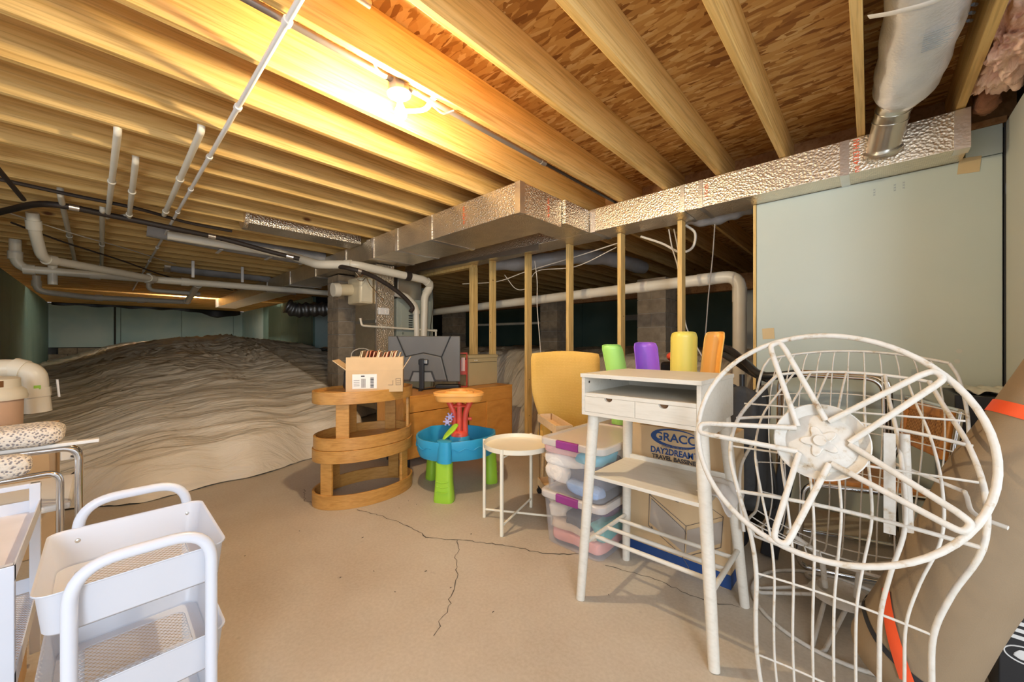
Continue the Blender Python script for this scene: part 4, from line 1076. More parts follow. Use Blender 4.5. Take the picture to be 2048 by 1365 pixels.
for (x, y) in ((.012, .012), (.012, SCW - .012), (SCL - .012, .012), (SCL - .012, SCW - .012)):
    MB().tube([SCM @ Vector((x, y, .045)), SCM @ Vector((x, y, .615))], .005, 8).build('rod', BRASS, t, smooth=50)
    MB().cyl(SCM @ Vector((x - .01, y, .021)), SCM @ Vector((x + .01, y, .021)), .021, 12).build('caster', BLACK, t, smooth=50)
    MB().box(x - .008, x + .008, y - .01, y + .01, .038, .066, SCM).build('caster_fork', BLACK, t)
o = fluff(SCM @ Vector((.14, .065, .40)), .05, .04, .035, .35, 12, 20, 14).build('wadded_cloth', DARKR, None, smooth=0)
tag(o, 'dark wadded bundle on the middle tray of the slim cart', 'cloth')

# ================================================================== YELLOW CHAIR
def yel():
    m, nt, b = newmat('yellow_weave'); b.inputs['Roughness'].default_value = .8
    v = coords(nt, (1, 1, 1))
    wa = N(nt, 'ShaderNodeTexBrick'); wa.offset = .5; wa.inputs['Scale'].default_value = 1
    wa.inputs['Brick Width'].default_value = .012; wa.inputs['Row Height'].default_value = .006; wa.inputs['Mortar Size'].default_value = .0012
    for k_, c_ in (('Color1', (.86, .55, .13)), ('Color2', (.80, .49, .10)), ('Mortar', (.62, .34, .06))): wa.inputs[k_].default_value = (*c_, 1)
    s_ = N(nt, 'ShaderNodeSeparateXYZ'); nt.links.new(v, s_.inputs[0]); c_ = N(nt, 'ShaderNodeCombineXYZ')
    nt.links.new(s_.outputs[0], c_.inputs[0]); nt.links.new(s_.outputs[2], c_.inputs[1]); nt.links.new(c_.outputs[0], wa.inputs['Vector'])
    nz = N(nt, 'ShaderNodeTexNoise', Scale=2.5); nt.links.new(v, nz.inputs['Vector'])
    col = mixc(nt, ramp(nt, nz.outputs['Fac'], [(.4, (0, 0, 0)), (.7, (.35, .35, .35))]), wa.outputs['Color'], (.88, .60, .20))
    nt.links.new(col, b.inputs['Base Color'])
    bump(nt, b, wa.outputs['Fac'], -.3, .003)
    return m
YEL = yel()
YC = Vector((-1.835, 2.61, 0)); YA = math.radians(33)
t = thing('upholstered_chair', 'yellow woven chair with tall flared back behind the storage bins', 'chair', YC)
t.rotation_euler.z = YA
def yb(u, v, side):
    zz = .40 + .685 * v
    hw_ = .185 + .085 * smooths(0, .62, v)
    if v > .9: hw_ -= .012 * ((v - .9) / .1) ** 2
    x = (u * 2 - 1) * hw_
    yy = -.01 - .08 * v - .05 * (u * 2 - 1) ** 2 * (.4 + v)
    z2 = zz + .018 * (1 - (u * 2 - 1) ** 2) * smooths(.7, 1, v)
    th_ = .032 * math.sqrt(max(0, 1 - (u * 2 - 1) ** 10)) * math.sqrt(max(0, 1 - max(0, (v - .9) / .1) ** 2 * .9))
    return (x, yy + side * th_, z2)
mb = MB(); nu, nv = 24, 26
ring = []
for j in range(nv + 1):
    row = [yb(i / nu, j / nv, -1) for i in range(nu + 1)] + [yb(i / nu, j / nv, 1) for i in range(nu, -1, -1)]
    ring.append(row)
vs = [p for r_ in ring for p in r_]; L_ = len(ring[0])
fs = [(j * L_ + i, j * L_ + (i + 1) % L_, (j + 1) * L_ + (i + 1) % L_, (j + 1) * L_ + i) for j in range(nv) for i in range(L_)]
fs += [tuple(range(L_ - 1, -1, -1)), tuple(nv * L_ + i for i in range(L_))]
def local(mb_, name, m_, t_, **kw):
    o_ = mb_.build(name, m_, None, **kw); o_.parent = t_; return o_
local(MB().add(vs, fs), 'backrest', YEL, t, smooth=60)
local(shell([(rrect(-.23, .23, -.02, .44, .06), .36), (rrect(-.24, .24, -.03, .45, .07), .40), (rrect(-.23, .23, -.02, .44, .06), .44)], cap1=True), 'seat', YEL, t, smooth=50)
for (x, y) in ((-.19, .38), (.19, .38), (-.18, .02), (.18, .02)):
    local(MB().cyl((x, y, .36), (x * 1.08, y * 1.05, 0), .018, 12, .012), 'leg', LTWOOD, t, smooth=50)

# ================================================================== PLAYPEN CARTON
t = thing('playpen_carton', 'tall brown playpen carton with blue lettering under the desk', 'box', (-.73, 2.15, 0))
MB().box(-.99, -.478, 2.02, 2.28, 0, .722).build('carton', CARDL, t, bevel=.004)
NAVY = plain('navy_ink', (.012, .055, .20), .55)
LBLUE = plain('light_ink', (.66, .68, .70), .6)
MB().box(-.992, -.476, 2.0185, 2.0192, .004, .072).build('blue_band', NAVY, t)
MB().box(-.4775, -.4765, 2.02, 2.28, .004, .072).build('blue_band', NAVY, t)
def ell(cx, cz, a, b, w_, y, m_, nm):
    n_ = 48; vs = []; fs = []
    for k_ in (1, 0):
        for j in range(n_):
            an = 2 * math.pi * j / n_; aa, bb = a - w_ * (1 - k_), b - w_ * .8 * (1 - k_)
            vs.append((cx + aa * math.cos(an) + (0 if k_ else .010), y, cz + bb * math.sin(an) + (0 if k_ else .003)))
    for j in range(n_): fs.append((j, (j + 1) % n_, n_ + (j + 1) % n_, n_ + j))
    MB().add(vs, fs).build(nm, m_, t)
ell(-.735, .672, .128, .050, .013, 2.0188, NAVY, 'logo_ring')
text('logo_lettering', 'GRACO', .060, (-.733, 2.0184, .673), FACE_MY, NAVY, t, sx=1.05, bold=.0012)
text('lettering', "PACK 'N PLAY\u2122", .019, (-.735, 2.0184, .625), FACE_MY, plain('brown_ink', (.22, .17, .12), .6), t)
text('lettering', 'DAY2DREAM\u2122', .044, (-.735, 2.0184, .597), FACE_MY, NAVY, t, sx=.86, bold=.0012)
text('lettering', 'TRAVEL BASSINET', .030, (-.735, 2.0184, .563), FACE_MY, INK, t, bold=.001)
# line drawing of the playpen
GREYL = plain('drawing_tint', (.42, .36, .30), .7)
DRAWL = plain('drawing_line', (.13, .11, .10), .7)
def dp(x, z): return (x, 2.0180, z)
MB().add([dp(-.86, .33), dp(-.87, .20), dp(-.69, .10), dp(-.685, .22)], [(0, 1, 2, 3)]).add([dp(-.675, .22), dp(-.68, .10), dp(-.52, .21), dp(-.51, .32)], [(0, 1, 2, 3)]).build('drawing_panel', GREYL, t)
for P in ([(-.87, .35), (-.68, .24), (-.51, .34), (-.70, .43), (-.87, .35)], [(-.87, .35), (-.875, .18), (-.69, .08), (-.68, .24)], [(-.69, .08), (-.52, .19), (-.51, .34)], [(-.86, .18), (-.845, .16), (-.86, .15), (-.87, .165)], [(-.70, .08), (-.67, .04), (-.66, .01)], [(-.70, .43), (-.70, .39), (-.60, .43), (-.56, .47)], [(-.86, .33), (-.69, .22), (-.68, .20)], [(-.79, .40), (-.77, .36), (-.72, .35), (-.68, .38)]):
    MB().tube([dp(*p) for p in P], .0016, 5).build('drawing_line', DRAWL, t)
o = fluff((-1.02, 2.35, .79), .09, .06, .055, .3, 8, 24, 14).build('dark_bundle', DARKR, None, smooth=0)
tag(o, 'dark fabric bundle peeking out under the back of the desk', 'cloth')
tag(MB().box(-1.10, -.95, 2.30, 2.40, 0, .735).build('dark_crate', DARKR, None, bevel=.01), 'dark crate holding the bundle behind the desk', 'crate')

# ================================================================== TOY TROUGHS
def trough(label, cx, cy, face, wdt, zt, lean, bend, col, depth=.045, open_front=True):
    m_ = plain('trough_%d' % int(abs(cx) * 1000), col, .36, var=.02)
    t = thing('toy_trough', label, 'toy', (cx, cy, 0), 'plastic troughs behind the desk')
    t.rotation_euler.z = face
    sg = 1 if open_front else -1
    def f(u, v):
        c_ = 2 * u - 1; zz = zt * v
        tr = max(0, (v - .98) / .02); w_ = wdt / 2 * (1 - .05 * v) * (1 - .10 * tr ** 3)
        off = lean * v + bend * v ** 3 * 1.4 - bend * .4 * v
        return (c_ * w_ + off, sg * depth * (1 - abs(c_) ** 2.6) - .04 * v + .03 * math.sin(v * 3.1), zz - .006 * tr * abs(c_) ** 6)
    o_ = MB().grid(f, 20, 40).build('channel', m_, None, smooth=0, thick=.005); o_.parent = t
    rim = [f(0, .5 + .5 * k / 20) for k in range(20)] + [f(k / 20, 1) for k in range(21)] + [f(1, 1 - .5 * k / 20) for k in range(1, 21)]
    o_ = MB().tube(rim, .0042, 8).build('rim', m_, None, smooth=60); o_.parent = t
trough('green plastic trough standing behind the desk, leftmost of four', -1.22, 2.42, math.radians(36), .135, 1.155, -.02, -.07, (.42, .80, .18), .04, False)
trough('purple plastic trough standing behind the desk', -1.055, 2.505, math.radians(30), .15, 1.17, -.02, -.035, (.34, .12, .66), .05, True)
trough('yellow plastic trough standing behind the desk, tallest of four', -.87, 2.53, math.radians(26), .155, 1.235, 0, 0, (.86, .70, .13), .05, False)
trough('orange plastic trough turned sideways at the right behind the desk', -.745, 2.58, math.radians(5), .11, 1.235, .0, .055, (.95, .50, .11), .07, True)
o = fluff((-.98, 2.66, 1.075), .045, .035, .035, .1, 10, 20, 12, 1).build('toy_ball', TRED, None, smooth=0)
tag(o, 'small red orange toy between the purple and yellow troughs', 'toy')
tag(MB().box(-1.05, -.92, 2.60, 2.74, 0, 1.04).build('toy_column', BLACKF, None, bevel=.02), 'dark upright toy column behind the purple trough', 'toy')

# ================================================================== STROLLER AND DARK GEAR
t = thing('folded_stroller', 'folded black stroller leaning beside the desk by the blue wall', 'stroller', (-.42, 2.55, 0))
MB().tube(smoothpts([(-.80, 2.92, 1.16), (-.68, 2.86, 1.12), (-.56, 2.72, 1.045), (-.47, 2.62, .985), (-.38, 2.58, .985), (-.30, 2.62, 1.0)], 6), .022, 12).build('handlebar', BLACK, t, smooth=60)
MB().tube(smoothpts([(-.82, 3.0, 1.13), (-.66, 2.86, 1.06), (-.52, 2.72, .99), (-.42, 2.62, .965)], 6), .028, 10).build('canopy_roll', BLACKF, t, smooth=60)
MB().tube([(-.80, 2.97, 1.10), (-.62, 2.83, 1.03)], .012, 8).build('red_strap', TRED, t)
MB().tube([(-.56, 2.62, .98), (-.55, 2.58, .55), (-.54, 2.50, .08)], .014, 10).build('frame_post', BLACK, t, smooth=60)
MB().tube([(-.47, 2.60, .97), (-.52, 2.78, .5), (-.55, 2.86, .08)], .014, 10).build('frame_post', BLACK, t, smooth=60)
def drape(u, v):
    a = u * 2 * math.pi
    r = .085 + .03 * v + .02 * noise.noise(Vector((math.cos(a) * 2, math.sin(a) * 2, v * 3)))
    return (-.50 + r * 1.15 * math.cos(a), 2.40 + r * math.sin(a), .92 - .62 * v + .02 * math.sin(a * 3) * (1 - v))
MB().grid(drape, 36, 18).build('fabric_seat', BLACKF, t, smooth=0, thick=.004)
for (x, y) in ((-.56, 2.47), (-.55, 2.87)):
    MB().lathe([(.052, -.016), (.066, -.012), (.066, .012), (.052, .016)], (0, 0, 0), 20, M=place((x, y, .066), .6, math.pi / 2)).build('wheel', BLACK, t, smooth=40)
t = thing('book_bundle', 'black slatted bundle tied with straps leaning behind the wire chairs', 'bundle', (-.30, 2.35, 0))
for i in range(4):
    MB().box(-.04, .04, -.012 + i * .026, .010 + i * .026, 0, .82 - i * .03, place((-.40, 2.47, .012), .15, -.02, .16)).build('slab', BLACK, t, bevel=.003)
GREYT = plain('blue_grey_tarp', (.30, .34, .34), .5, var=.15, bmp=.3, bs=8)

# ================================================================== CANE CHAIRS (chrome)
CANE = plain('cane_wood', (.55, .22, .04), .35, var=.15, vs=30)
def weave():
    m, nt, b = newmat('cane_webbing'); b.inputs['Roughness'].default_value = .5
    v = coords(nt, (90, 90, 90))
    ck = N(nt, 'ShaderNodeTexChecker', Scale=1.0); nt.links.new(v, ck.inputs['Vector'])
    ck.inputs['Color1'].default_value = (.50, .25, .07, 1); ck.inputs['Color2'].default_value = (.28, .11, .02, 1)
    nt.links.new(ck.outputs['Color'], b.inputs['Base Color']); return m
WEAVE = weave()
def cane_chair(label, M_, loc):
    t = thing('cane_chair', label, 'chair', loc)
    T_ = lambda pts: [M_ @ Vector(p) for p in pts]
    for sx in (-1, 1):
        x = sx * .235
        MB().tube(T_(fillet([(x, .25, .45), (x, -.27, .45), (x, -.30, .02), (x, .25, .02)], .06)), .0125, 10).build('side_tube', CHROME, t, smooth=60)
        MB().tube(T_(fillet([(x, .22, .45), (x, .27, .62), (x, .30, .86)], .05)), .0125, 10).build('back_post', CHROME, t, smooth=60)
    MB().tube(T_([(-.235, .25, .02), (.235, .25, .02)]), .0125, 10).build('floor_tube', CHROME, t, smooth=60)
    MB().tube(T_([(-.235, .30, .86), (.235, .30, .86)]), .0125, 10).build('top_tube', CHROME, t, smooth=60)
    for nm, (c_, rx) in (('seat', ((0, -.02, .465), 0)), ('backrest', ((0, .275, .74), math.radians(83)))):
        Q = M_ @ place(c_, 0, rx); hx, hy = (.225, .225) if nm == 'seat' else (.21, .115)
        MB().box(-hx, hx, -hy, -hy + .045, -.012, .012, Q).box(-hx, hx, hy - .045, hy, -.012, .012, Q).box(-hx, -hx + .045, -hy + .045, hy - .045, -.012, .012, Q).box(hx - .045, hx, -hy + .045, hy - .045, -.012, .012, Q).build(nm + '_frame', CANE, t, bevel=.008)
        MB().box(-hx + .045, hx - .045, -hy + .045, hy - .045, -.003, .003, Q).build(nm + '_webbing', WEAVE, t)
    return t
cane_chair('chrome cane chair standing behind the wire chairs, its cane back edge showing', place((-.06, 2.76, 0), math.radians(-72)), (-.06, 2.76, 0))
t = thing('folding_chair_frame', 'folded chrome chair frames with doubled top rails against the blue wall', 'chair', (-.2, 3.15, 0))
for k_ in range(3):
    y = 3.13 + k_ * .032
    MB().tube(fillet([(-.46 + k_ * .02, y, .0125), (-.45, y + .01, .955 + k_ * .012), (.055 + k_ * .015, y + .01, .955 + k_ * .012), (.085 + k_ * .015, y, .0125)], .09, 8), .0125, 10).build('frame_tube', CHROME if k_ != 1 else BRASS, t, smooth=60)

# ================================================================== WHITE WIRE SWIVEL CHAIRS
def base(t, c, nrm, R, hub_off, dish, phase, wr=1):
    """floor ring with five looped spokes meeting at a hub; nrm points from hub side to the floor side"""
    n_ = Vector(nrm).normalized(); c = Vector(c)
    ux = Vector((1, 0, 0)); ux = (ux - n_ * ux.dot(n_)).normalized(); uy = n_.cross(ux)
    MB().tube([c + (ux * math.cos(2 * math.pi * i / 64) + uy * math.sin(2 * math.pi * i / 64)) * R for i in range(64)], .0078, 10, True).build('floor_ring', RUSTY, t, smooth=60)
    hub = c - n_ * hub_off
    for k_ in range(5):
        a = phase + 2 * math.pi * k_ / 5
        d_ = ux * math.cos(a) + uy * math.sin(a); s_ = n_.cross(d_)
        tip = c + d_ * (R - .016) + n_ * .004
        w0, w1 = .036, .017
        P = [hub + d_ * .055 + s_ * w0, tip - d_ * .02 + s_ * w1 * 1.1, tip + s_ * w1 * .8 + d_ * .004, tip + d_ * .010, tip - s_ * w1 * .8 + d_ * .004, tip - d_ * .02 - s_ * w1 * 1.1, hub + d_ * .055 - s_ * w0]
        MB().tube([P[0]] + smoothpts(P[1:-1], 4) + [P[-1]], .0080, 10).build('spoke_loop', RUSTY, t, smooth=60)
    Mh = Matrix(((ux.x, uy.x, n_.x, hub.x), (ux.y, uy.y, n_.y, hub.y), (ux.z, uy.z, n_.z, hub.z), (0, 0, 0, 1)))
    MB().lathe([(.001, -.014), (.075, -.014), (.082, -.022), (.098, -.016), (.113, .004), (.110, .006), (.096, -.008), (.085, -.014), (.075, -.006), (.001, -.004)], (0, 0, 0), 44, M=Mh).build('hub_dish', RUSTY, t, smooth=50)
    st = []
    for i in range(40):
        a = phase + 2 * math.pi * i / 40
        rr_ = .036 + .012 * math.cos(5 * (a - phase))
        st.append((rr_ * math.cos(a), rr_ * math.sin(a)))
    MB().prism(st, Mh, -.012, .002).build('hub_star', RUSTY, t, bevel=.003)
    MB().lathe([(.001, .0125), (.015, .0120), (.0165, .008)], (0, 0, 0), 18, M=Mh).build('hub_bolt', RUSTY, t, smooth=50)
    return Mh
# inverted chair in front: its base ring faces the viewer, its wire back reaches the floor
CA = Vector((-.107, 1.394, .901)); NA = Vector((0, -.9093, .4161))
t = thing('wire_chair', 'upturned white wire chair with its ring base facing forward', 'chair', (-.07, 1.46, 0))
base(t, CA, NA, .32, .050, 1, math.radians(40.6))
rows = [(-.285, .150, 1.95, 1.035, .03), (-.325, .172, 1.80, .965, .03), (-.362, .200, 1.64, .885, .035), (-.362, .213, 1.52, .785, .03), (-.322, .200, 1.455, .672, .012), (-.285, .150, 1.45, .54, .008), (-.270, .119, 1.452, .42, .006), (-.272, .116, 1.455, .28, .006), (-.270, .115, 1.462, .15, .006), (-.255, .100, 1.475, .008, .0)]
def rp(i, u):
    xl, xr, y, z, ar = rows[i]
    x = xl + (xr - xl) * u; b_ = 4 * u * (1 - u)
    return Vector((x, y + ar * b_ * 1.8, z + ar * b_ * .6))
NW = 9
for k_ in range(NW):
    u = k_ / (NW - 1)
    P = smoothpts([rp(i, u) for i in range(len(rows))], 5)
    MB().tube(P, .0068 if k_ in (0, NW - 1) else (.0056 if k_ == 6 else .0038), 8).build('long_wire', RUSTY, t, smooth=60)
for i, r_ in ((0, .006), (2, .0055), (4, .006), (6, .0036), (8, .0036)):
    MB().tube([rp(i, -.012 + 1.024 * j / 20) for j in range(21)], r_, 8).build('cross_wire', RUSTY, t, smooth=60)
for zz, y in ((.80, 1.54), (.93, 1.73)): MB().tube([(rows[3][0] + .35 * 0 - .0, y, zz), (.205, y, zz + .01)], .0035, 6).build('cross_wire', RUSTY, t)
# swivel post between base and seat
MB().cyl(CA - NA * .06, CA - NA * .22, .026, 14).build('swivel_post', RUSTY, t, smooth=60)
MB().box(.030, .056, 1.60, 1.606, .60, .90, None).build('seat_bracket', RUSTY, t)
MB().tube([(.075, 1.62, .90), (.082, 1.60, .62)], .012, 10).build('rocker_tube', RUSTY, t, smooth=60)
MB().tube(smoothpts([(.05, 1.66, .80), (.17, 1.58, .775), (.185, 1.56, .77), (.192, 1.54, .735), (.21, 1.52, .725), (.245, 1.50, .72)], 5), .0055, 8).build('lever', RUSTY, t, smooth=60)
# upright chair behind it
CB = Vector((-.09, 2.15, 0))
t = thing('wire_chair', 'upright white wire chair standing behind the upturned one', 'chair', CB)
base(t, CB + Vector((0, 0, .009)), (0, 0, -1), .32, .085, 1, .5)
for k_ in (-1, 1):
    MB().tube(fillet([(CB.x + k_ * .05, 2.12, .12), (CB.x + k_ * .06, 2.10, .26), (CB.x + k_ * .18, 2.08, .33)], .05), .011, 10).build('seat_post', RUSTY, t, smooth=60)
rowsB = [(-.36, .18, 1.90, .345, -.02), (-.39, .20, 1.94, .385, -.05), (-.40, .22, 2.04, .37, -.08), (-.40, .23, 2.15, .365, -.08), (-.41, .24, 2.27, .42, -.03), (-.43, .265, 2.32, .55, .02), (-.445, .285, 2.345, .72, .04), (-.44, .285, 2.36, .88, .05), (-.415, .265, 2.375, 1.02, .05), (-.385, .240, 2.39, 1.085, .05)]
def rq(i, u):
    xl, xr, y, z, ar = rowsB[i]
    b_ = 4 * u * (1 - u)
    return Vector((xl + (xr - xl) * u, y + (.06 * b_ if i >= 4 else 0), z + ar * b_ * .9))
NB_ = 13
for k_ in range(NB_):
    u = k_ / (NB_ - 1)
    MB().tube(smoothpts([rq(i, u) for i in range(len(rowsB))], 4), .0062 if k_ in (0, NB_ - 1) else .0031, 8).build('long_wire', RUSTY, t, smooth=60)
for i, r_ in ((0, .006), (1, .003), (2, .003), (3, .003), (4, .003), (5, .003), (6, .003), (7, .003), (9, .0062)):
    MB().tube([rq(i, j / 24) for j in range(25)], r_, 8).build('cross_wire', RUSTY, t, smooth=60)
for sx, x in ((0, -.40), (1, .22)):
    MB().tube(smoothpts([(x, 1.90, .35), (x * 1.06, 1.94, .50), (x * 1.1, 2.05, .60), (x * 1.1, 2.33, .66)], 6), .0075, 8).build('arm_wire', RUSTY, t, smooth=60)

# ================================================================== CANVAS BAG, BLACK CARTONS
def canvas():
    m, nt, b = newmat('tan_canvas'); b.inputs['Roughness'].default_value = .8
    v = coords(nt)
    a = N(nt, 'ShaderNodeTexNoise', Scale=3.0, Detail=4.0); nt.links.new(v, a.inputs['Vector'])
    nt.links.new(ramp(nt, a.outputs['Fac'], [(.3, (.23, .16, .09)), (.7, (.29, .21, .125))]), b.inputs['Base Color'])
    f = N(nt, 'ShaderNodeTexNoise', Scale=300.0); nt.links.new(v, f.inputs['Vector']); bump(nt, b, f.outputs['Fac'], .25, .002)
    return m
CANV = canvas(); ORNG = plain('orange_webbing', (.80, .085, .015), .6)
t = thing('canvas_bag', 'long tan canvas bag with orange bands leaning at the right wall', 'bag', (.1, 1.7, 0))
ax0, ax1 = Vector((.055, 1.70, .12)), Vector((.475, 1.82, 1.22)); AX = (ax1 - ax0).normalized()
bu = AX.cross(Vector((0, 0, 1))).normalized(); bv = AX.cross(bu)
def bag(u, v, g=0):
    a = 2 * math.pi * u
    f_ = v
    r = .138 * (1 - .25 * max(0, (f_ - .55) / .45)) * math.sqrt(max(.0, 1 - max(0, (.06 - f_) / .06) ** 2 * .5))
    nn = noise.noise(Vector((math.cos(a) * 1.3, math.sin(a) * 1.3, v * 4)))
    r *= 1 + .06 * nn + .02 * math.sin(a * 2 + v * 9)
    q_ = ax0 + AX * (f_ * (ax1 - ax0).length) + (bu * math.cos(a) * 1.06 + bv * math.sin(a) * .92) * (r + g)
    if q_.z < .004: q_.z = .004
    return q_
MB().grid(lambda u, v: bag(u, v), 56, 60).build('body', CANV, t, smooth=0)
for v_ in (0, 1):
    c_ = ax0 if v_ == 0 else ax1
    vs = [tuple(c_)] + [tuple(bag(i / 56, v_)) for i in range(56)]
    MB().add(vs, [(0, 1 + i, 1 + (i + 1) % 56) for i in range(56)]).build('end_panel', CANV, t)
MB().grid(lambda u, v: bag(u, .735 + .032 * v, .003), 56, 2).build('orange_band', ORNG, t, smooth=0)
MB().grid(lambda u, v: bag(u, .10 + .014 * v - .03 * math.cos(u * 6.28), .003), 56, 2).build('black_zip', BLACK, t, smooth=0)
MB().grid(lambda u, v: bag(.755 + .17 * u + .035 * v, .205 - .15 * u + .012 * v, .006), 16, 3).build('orange_strap', ORNG, t, smooth=0)
MB().grid(lambda u, v: bag(.10 + .05 * v, .06 - .05 * u, .006), 6, 3).build('orange_tab', ORNG, t, smooth=0)
t = thing('black_carton', 'tall black carton with round white emblem in the corner', 'box', (.42, 3.15, 0))
GBOX = plain('charcoal_board', (.075, .072, .06), .5)
WINK = plain('white_ink', (.72, .70, .66), .6)
MB().box(.315, .542, 2.95, 3.40, 0, .905).build('carton', BLACK, t, bevel=.003)
MB().box(.3138, .3146, 2.952, 3.398, .002, .903).build('side_print', GBOX, t)
for r_ in (.055, .028):
    MB().tube([(.3134, 3.02 + r_ * 1.1 * math.cos(2 * math.pi * i / 32), .72 + r_ * 1.5 * math.sin(2 * math.pi * i / 32)) for i in range(32)], .0025, 5, True).build('emblem_ring', WINK, t)
text('side_lettering', 'COLEMAN', .07, (.3132, 3.26, .55), FACE_MX @ rot('Z', math.pi / 2), WINK, t) if False else None
MB().box(.3130, .3136, 3.17, 3.30, .30, .70).build('side_stripe', plain('maroon_print', (.10, .02, .02), .5), t)
text('side_lettering', 'OUTDOOR', .05, (.3126, 3.20, .52), FACE_MX @ rot('Z', math.pi / 2), WINK, t) if False else None
text('front_lettering', 'VIN', .10, (.43, 2.9488, .75), FACE_MY @ rot('Z', math.pi / 2), WINK, t, bold=.003)
t = thing('foam_strip', 'folded clear plastic lying on top of the corner carton', 'wrap', (.44, 3.2, .905))
MB().grid(lambda u, v: (.33 + .20 * u, 3.0 + .38 * v, .912 + .018 * abs(math.sin(u * 9 + v * 2)) + .012 * noise.noise(Vector((u * 5, v * 5, 0)))), 30, 20).build('sheet', plain('cloudy_plastic', (.62, .60, .50), .35), t, smooth=0, thick=.003)
t = thing('black_carton', 'low black carton with white oval emblem beside the canvas bag', 'box', (.40, 1.85, 0))
MB().box(.30, .542, 1.95, 2.25, 0, .62).build('carton', BLACK, t, bevel=.003)
MB().tube([(.355 + .045 * math.cos(2 * math.pi * i / 32), 1.9485, .20 + .026 * math.sin(2 * math.pi * i / 32)) for i in range(32)], .0022, 5, True).build('emblem_ring', WINK, t)
o = fluff((.355, 1.9495, .20), .022, .0015, .014, .4, 60, 20, 10).build('emblem_figure', WINK, t, smooth=0)
for i in range(3): MB().box(.305, .355, 1.9482, 1.949, .245 + i * .022, .257 + i * .022).build('front_lettering', WINK, t)
MB().box(.395, .397, 1.9482, 1.949, 0, .62).build('seam', WINK, t)

# ================================================================== WHITE ROLLING CART (left foreground)
cx0, cx1, cy0, cy1 = -1.712, -1.302, -.106, .233
t = thing('rolling_cart', 'white metal rolling cart with perforated trays in the left foreground', 'cart', ((cx0 + cx1) / 2, (cy0 + cy1) / 2, 0))
def perf(x0, x1, y0, y1, z, nx, ny):
    mb = MB(); vs = []; fs = []
    w_ = (y1 - y0) / nx; h_ = (x1 - x0) / ny
    for j in range(ny):
        for i in range(nx - (j % 2)):
            cy = y0 + (i + .5 + (j % 2) * .5) * w_; cx = x0 + (j + .5) * h_
            o_ = len(vs)
            vs += [(cx + a * h_ / 2, cy + b * w_ / 2, z) for a, b in ((-1, -1), (-1, 0), (-1, 1), (0, 1), (1, 1), (1, 0), (1, -1), (0, -1))]
            vs += [(cx + a * h_ / 2, cy + b * w_ / 2, z) for a, b in ((-.48, -.40), (-.66, 0), (-.48, .40), (0, .80), (.48, .40), (.66, 0), (.48, -.40), (0, -.80))]
            fs += [(o_ + k_, o_ + (k_ + 1) % 8, o_ + 8 + (k_ + 1) % 8, o_ + 8 + k_) for k_ in range(8)]
    return mb.add(vs, fs)
def tray(z1, dep, nm='tray'):
    z0 = z1 - dep
    I = lambda d_: rrect(cx0 + d_, cx1 - d_, cy0 + d_, cy1 - d_, .034, 6)
    o_ = shell([(I(.016), z0), (I(.012), z0 + .006), (I(.003), z1 - .004), (I(.0), z1), (I(-.002), z1 + .001), (I(-.002), z1 - .002)], cap0=False).build(nm, WHITEP, t, smooth=45, thick=.002)
    shell([(I(.016), z0), (I(.05), z0)], cap0=False).build('tray_flange', WHITEP, t, thick=.002)
    perf(cx0 + .045, cx1 - .045, cy0 + .045, cy1 - .045, z0 - .001, 17, 36).build('mesh_floor', WHITEP, t)
    return o_
tray(.62, .10); tray(.385, .10); tray(.15, .10)
for x, s_, nmz in ((cx1 + .014, 1, .672), (cx0 - .014, -1, .690)):
    ya, yb_ = cy0 + .055, cy1 - .035
    MB().tube(fillet([(x, ya, .03), (x, ya, nmz), (x, yb_, nmz), (x, yb_, .03)], .085, 9), .0135, 14).build('handle_frame', WHITEP, t, smooth=60)
    for y in (ya, yb_):
        for z in (.585, .35, .115):
            xi = x - s_ * .0185
            MB().lathe([(.0, .004), (.005, .0035), (.0085, .001), (.009, 0)], (0, 0, 0), 14, M=place((xi, y, z), -s_ * math.pi / 2, math.pi / 2)).build('screw_head', GALV, t, smooth=50)
        MB().cyl((x - .01, y, .022), (x + .01, y, .022), .022, 14).build('caster', BLACK, t, smooth=50)
# second white cart at the left edge
t = thing('utility_cart', 'square framed white cart cut by the left edge beside the rolling cart', 'cart', (-2.0, -.35, 0))
ux0, ux1, uy0, uy1, uz = -2.22, -1.62, -.62, -.155, .60
for (x, y) in ((ux0, uy1), (ux1, uy1), (ux0, uy0), (ux1, uy0)):
    MB().box(x - .003, x + .022, y - .026, y, .05, uz + (.062 if x == ux0 else .0)).build('post', WHITEP, t, bevel=.002)
MB().box(ux0 - .003, ux0 + .012, uy0, uy1, uz + .045, uz + .062).build('guard_rail', WHITEP, t, bevel=.002)
for (z, hgt) in ((uz - .04, .04), (.27, .05)):
    MB().box(ux0, ux1 + .02, uy1 - .003, uy1, z, z + hgt).box(ux0, ux1 + .02, uy0, uy0 + .003, z, z + hgt).box(ux0, ux0 + .003, uy0, uy1, z, z + hgt).box(ux1 + .017, ux1 + .02, uy0, uy1, z, z + hgt).build('tray_rim', WHITEP, t)
MB().box(ux0, ux1 + .02, uy0, uy1, uz - .043, uz - .04).build('tray_floor', plain('pinkish_white', (.80, .76, .76), .5), t)
perf(ux0, ux1, uy0, uy1, .268, 36, 80).build('mesh_shelf', WHITEP, t)
o = MB().box(-1.905, -1.36, -.565, -.165, .002, .24).build('cardboard_box', CARD, None, bevel=.004)
tag(o, 'plain brown carton low between the two white carts', 'box'); o.location = (-.28, -.02, 0)
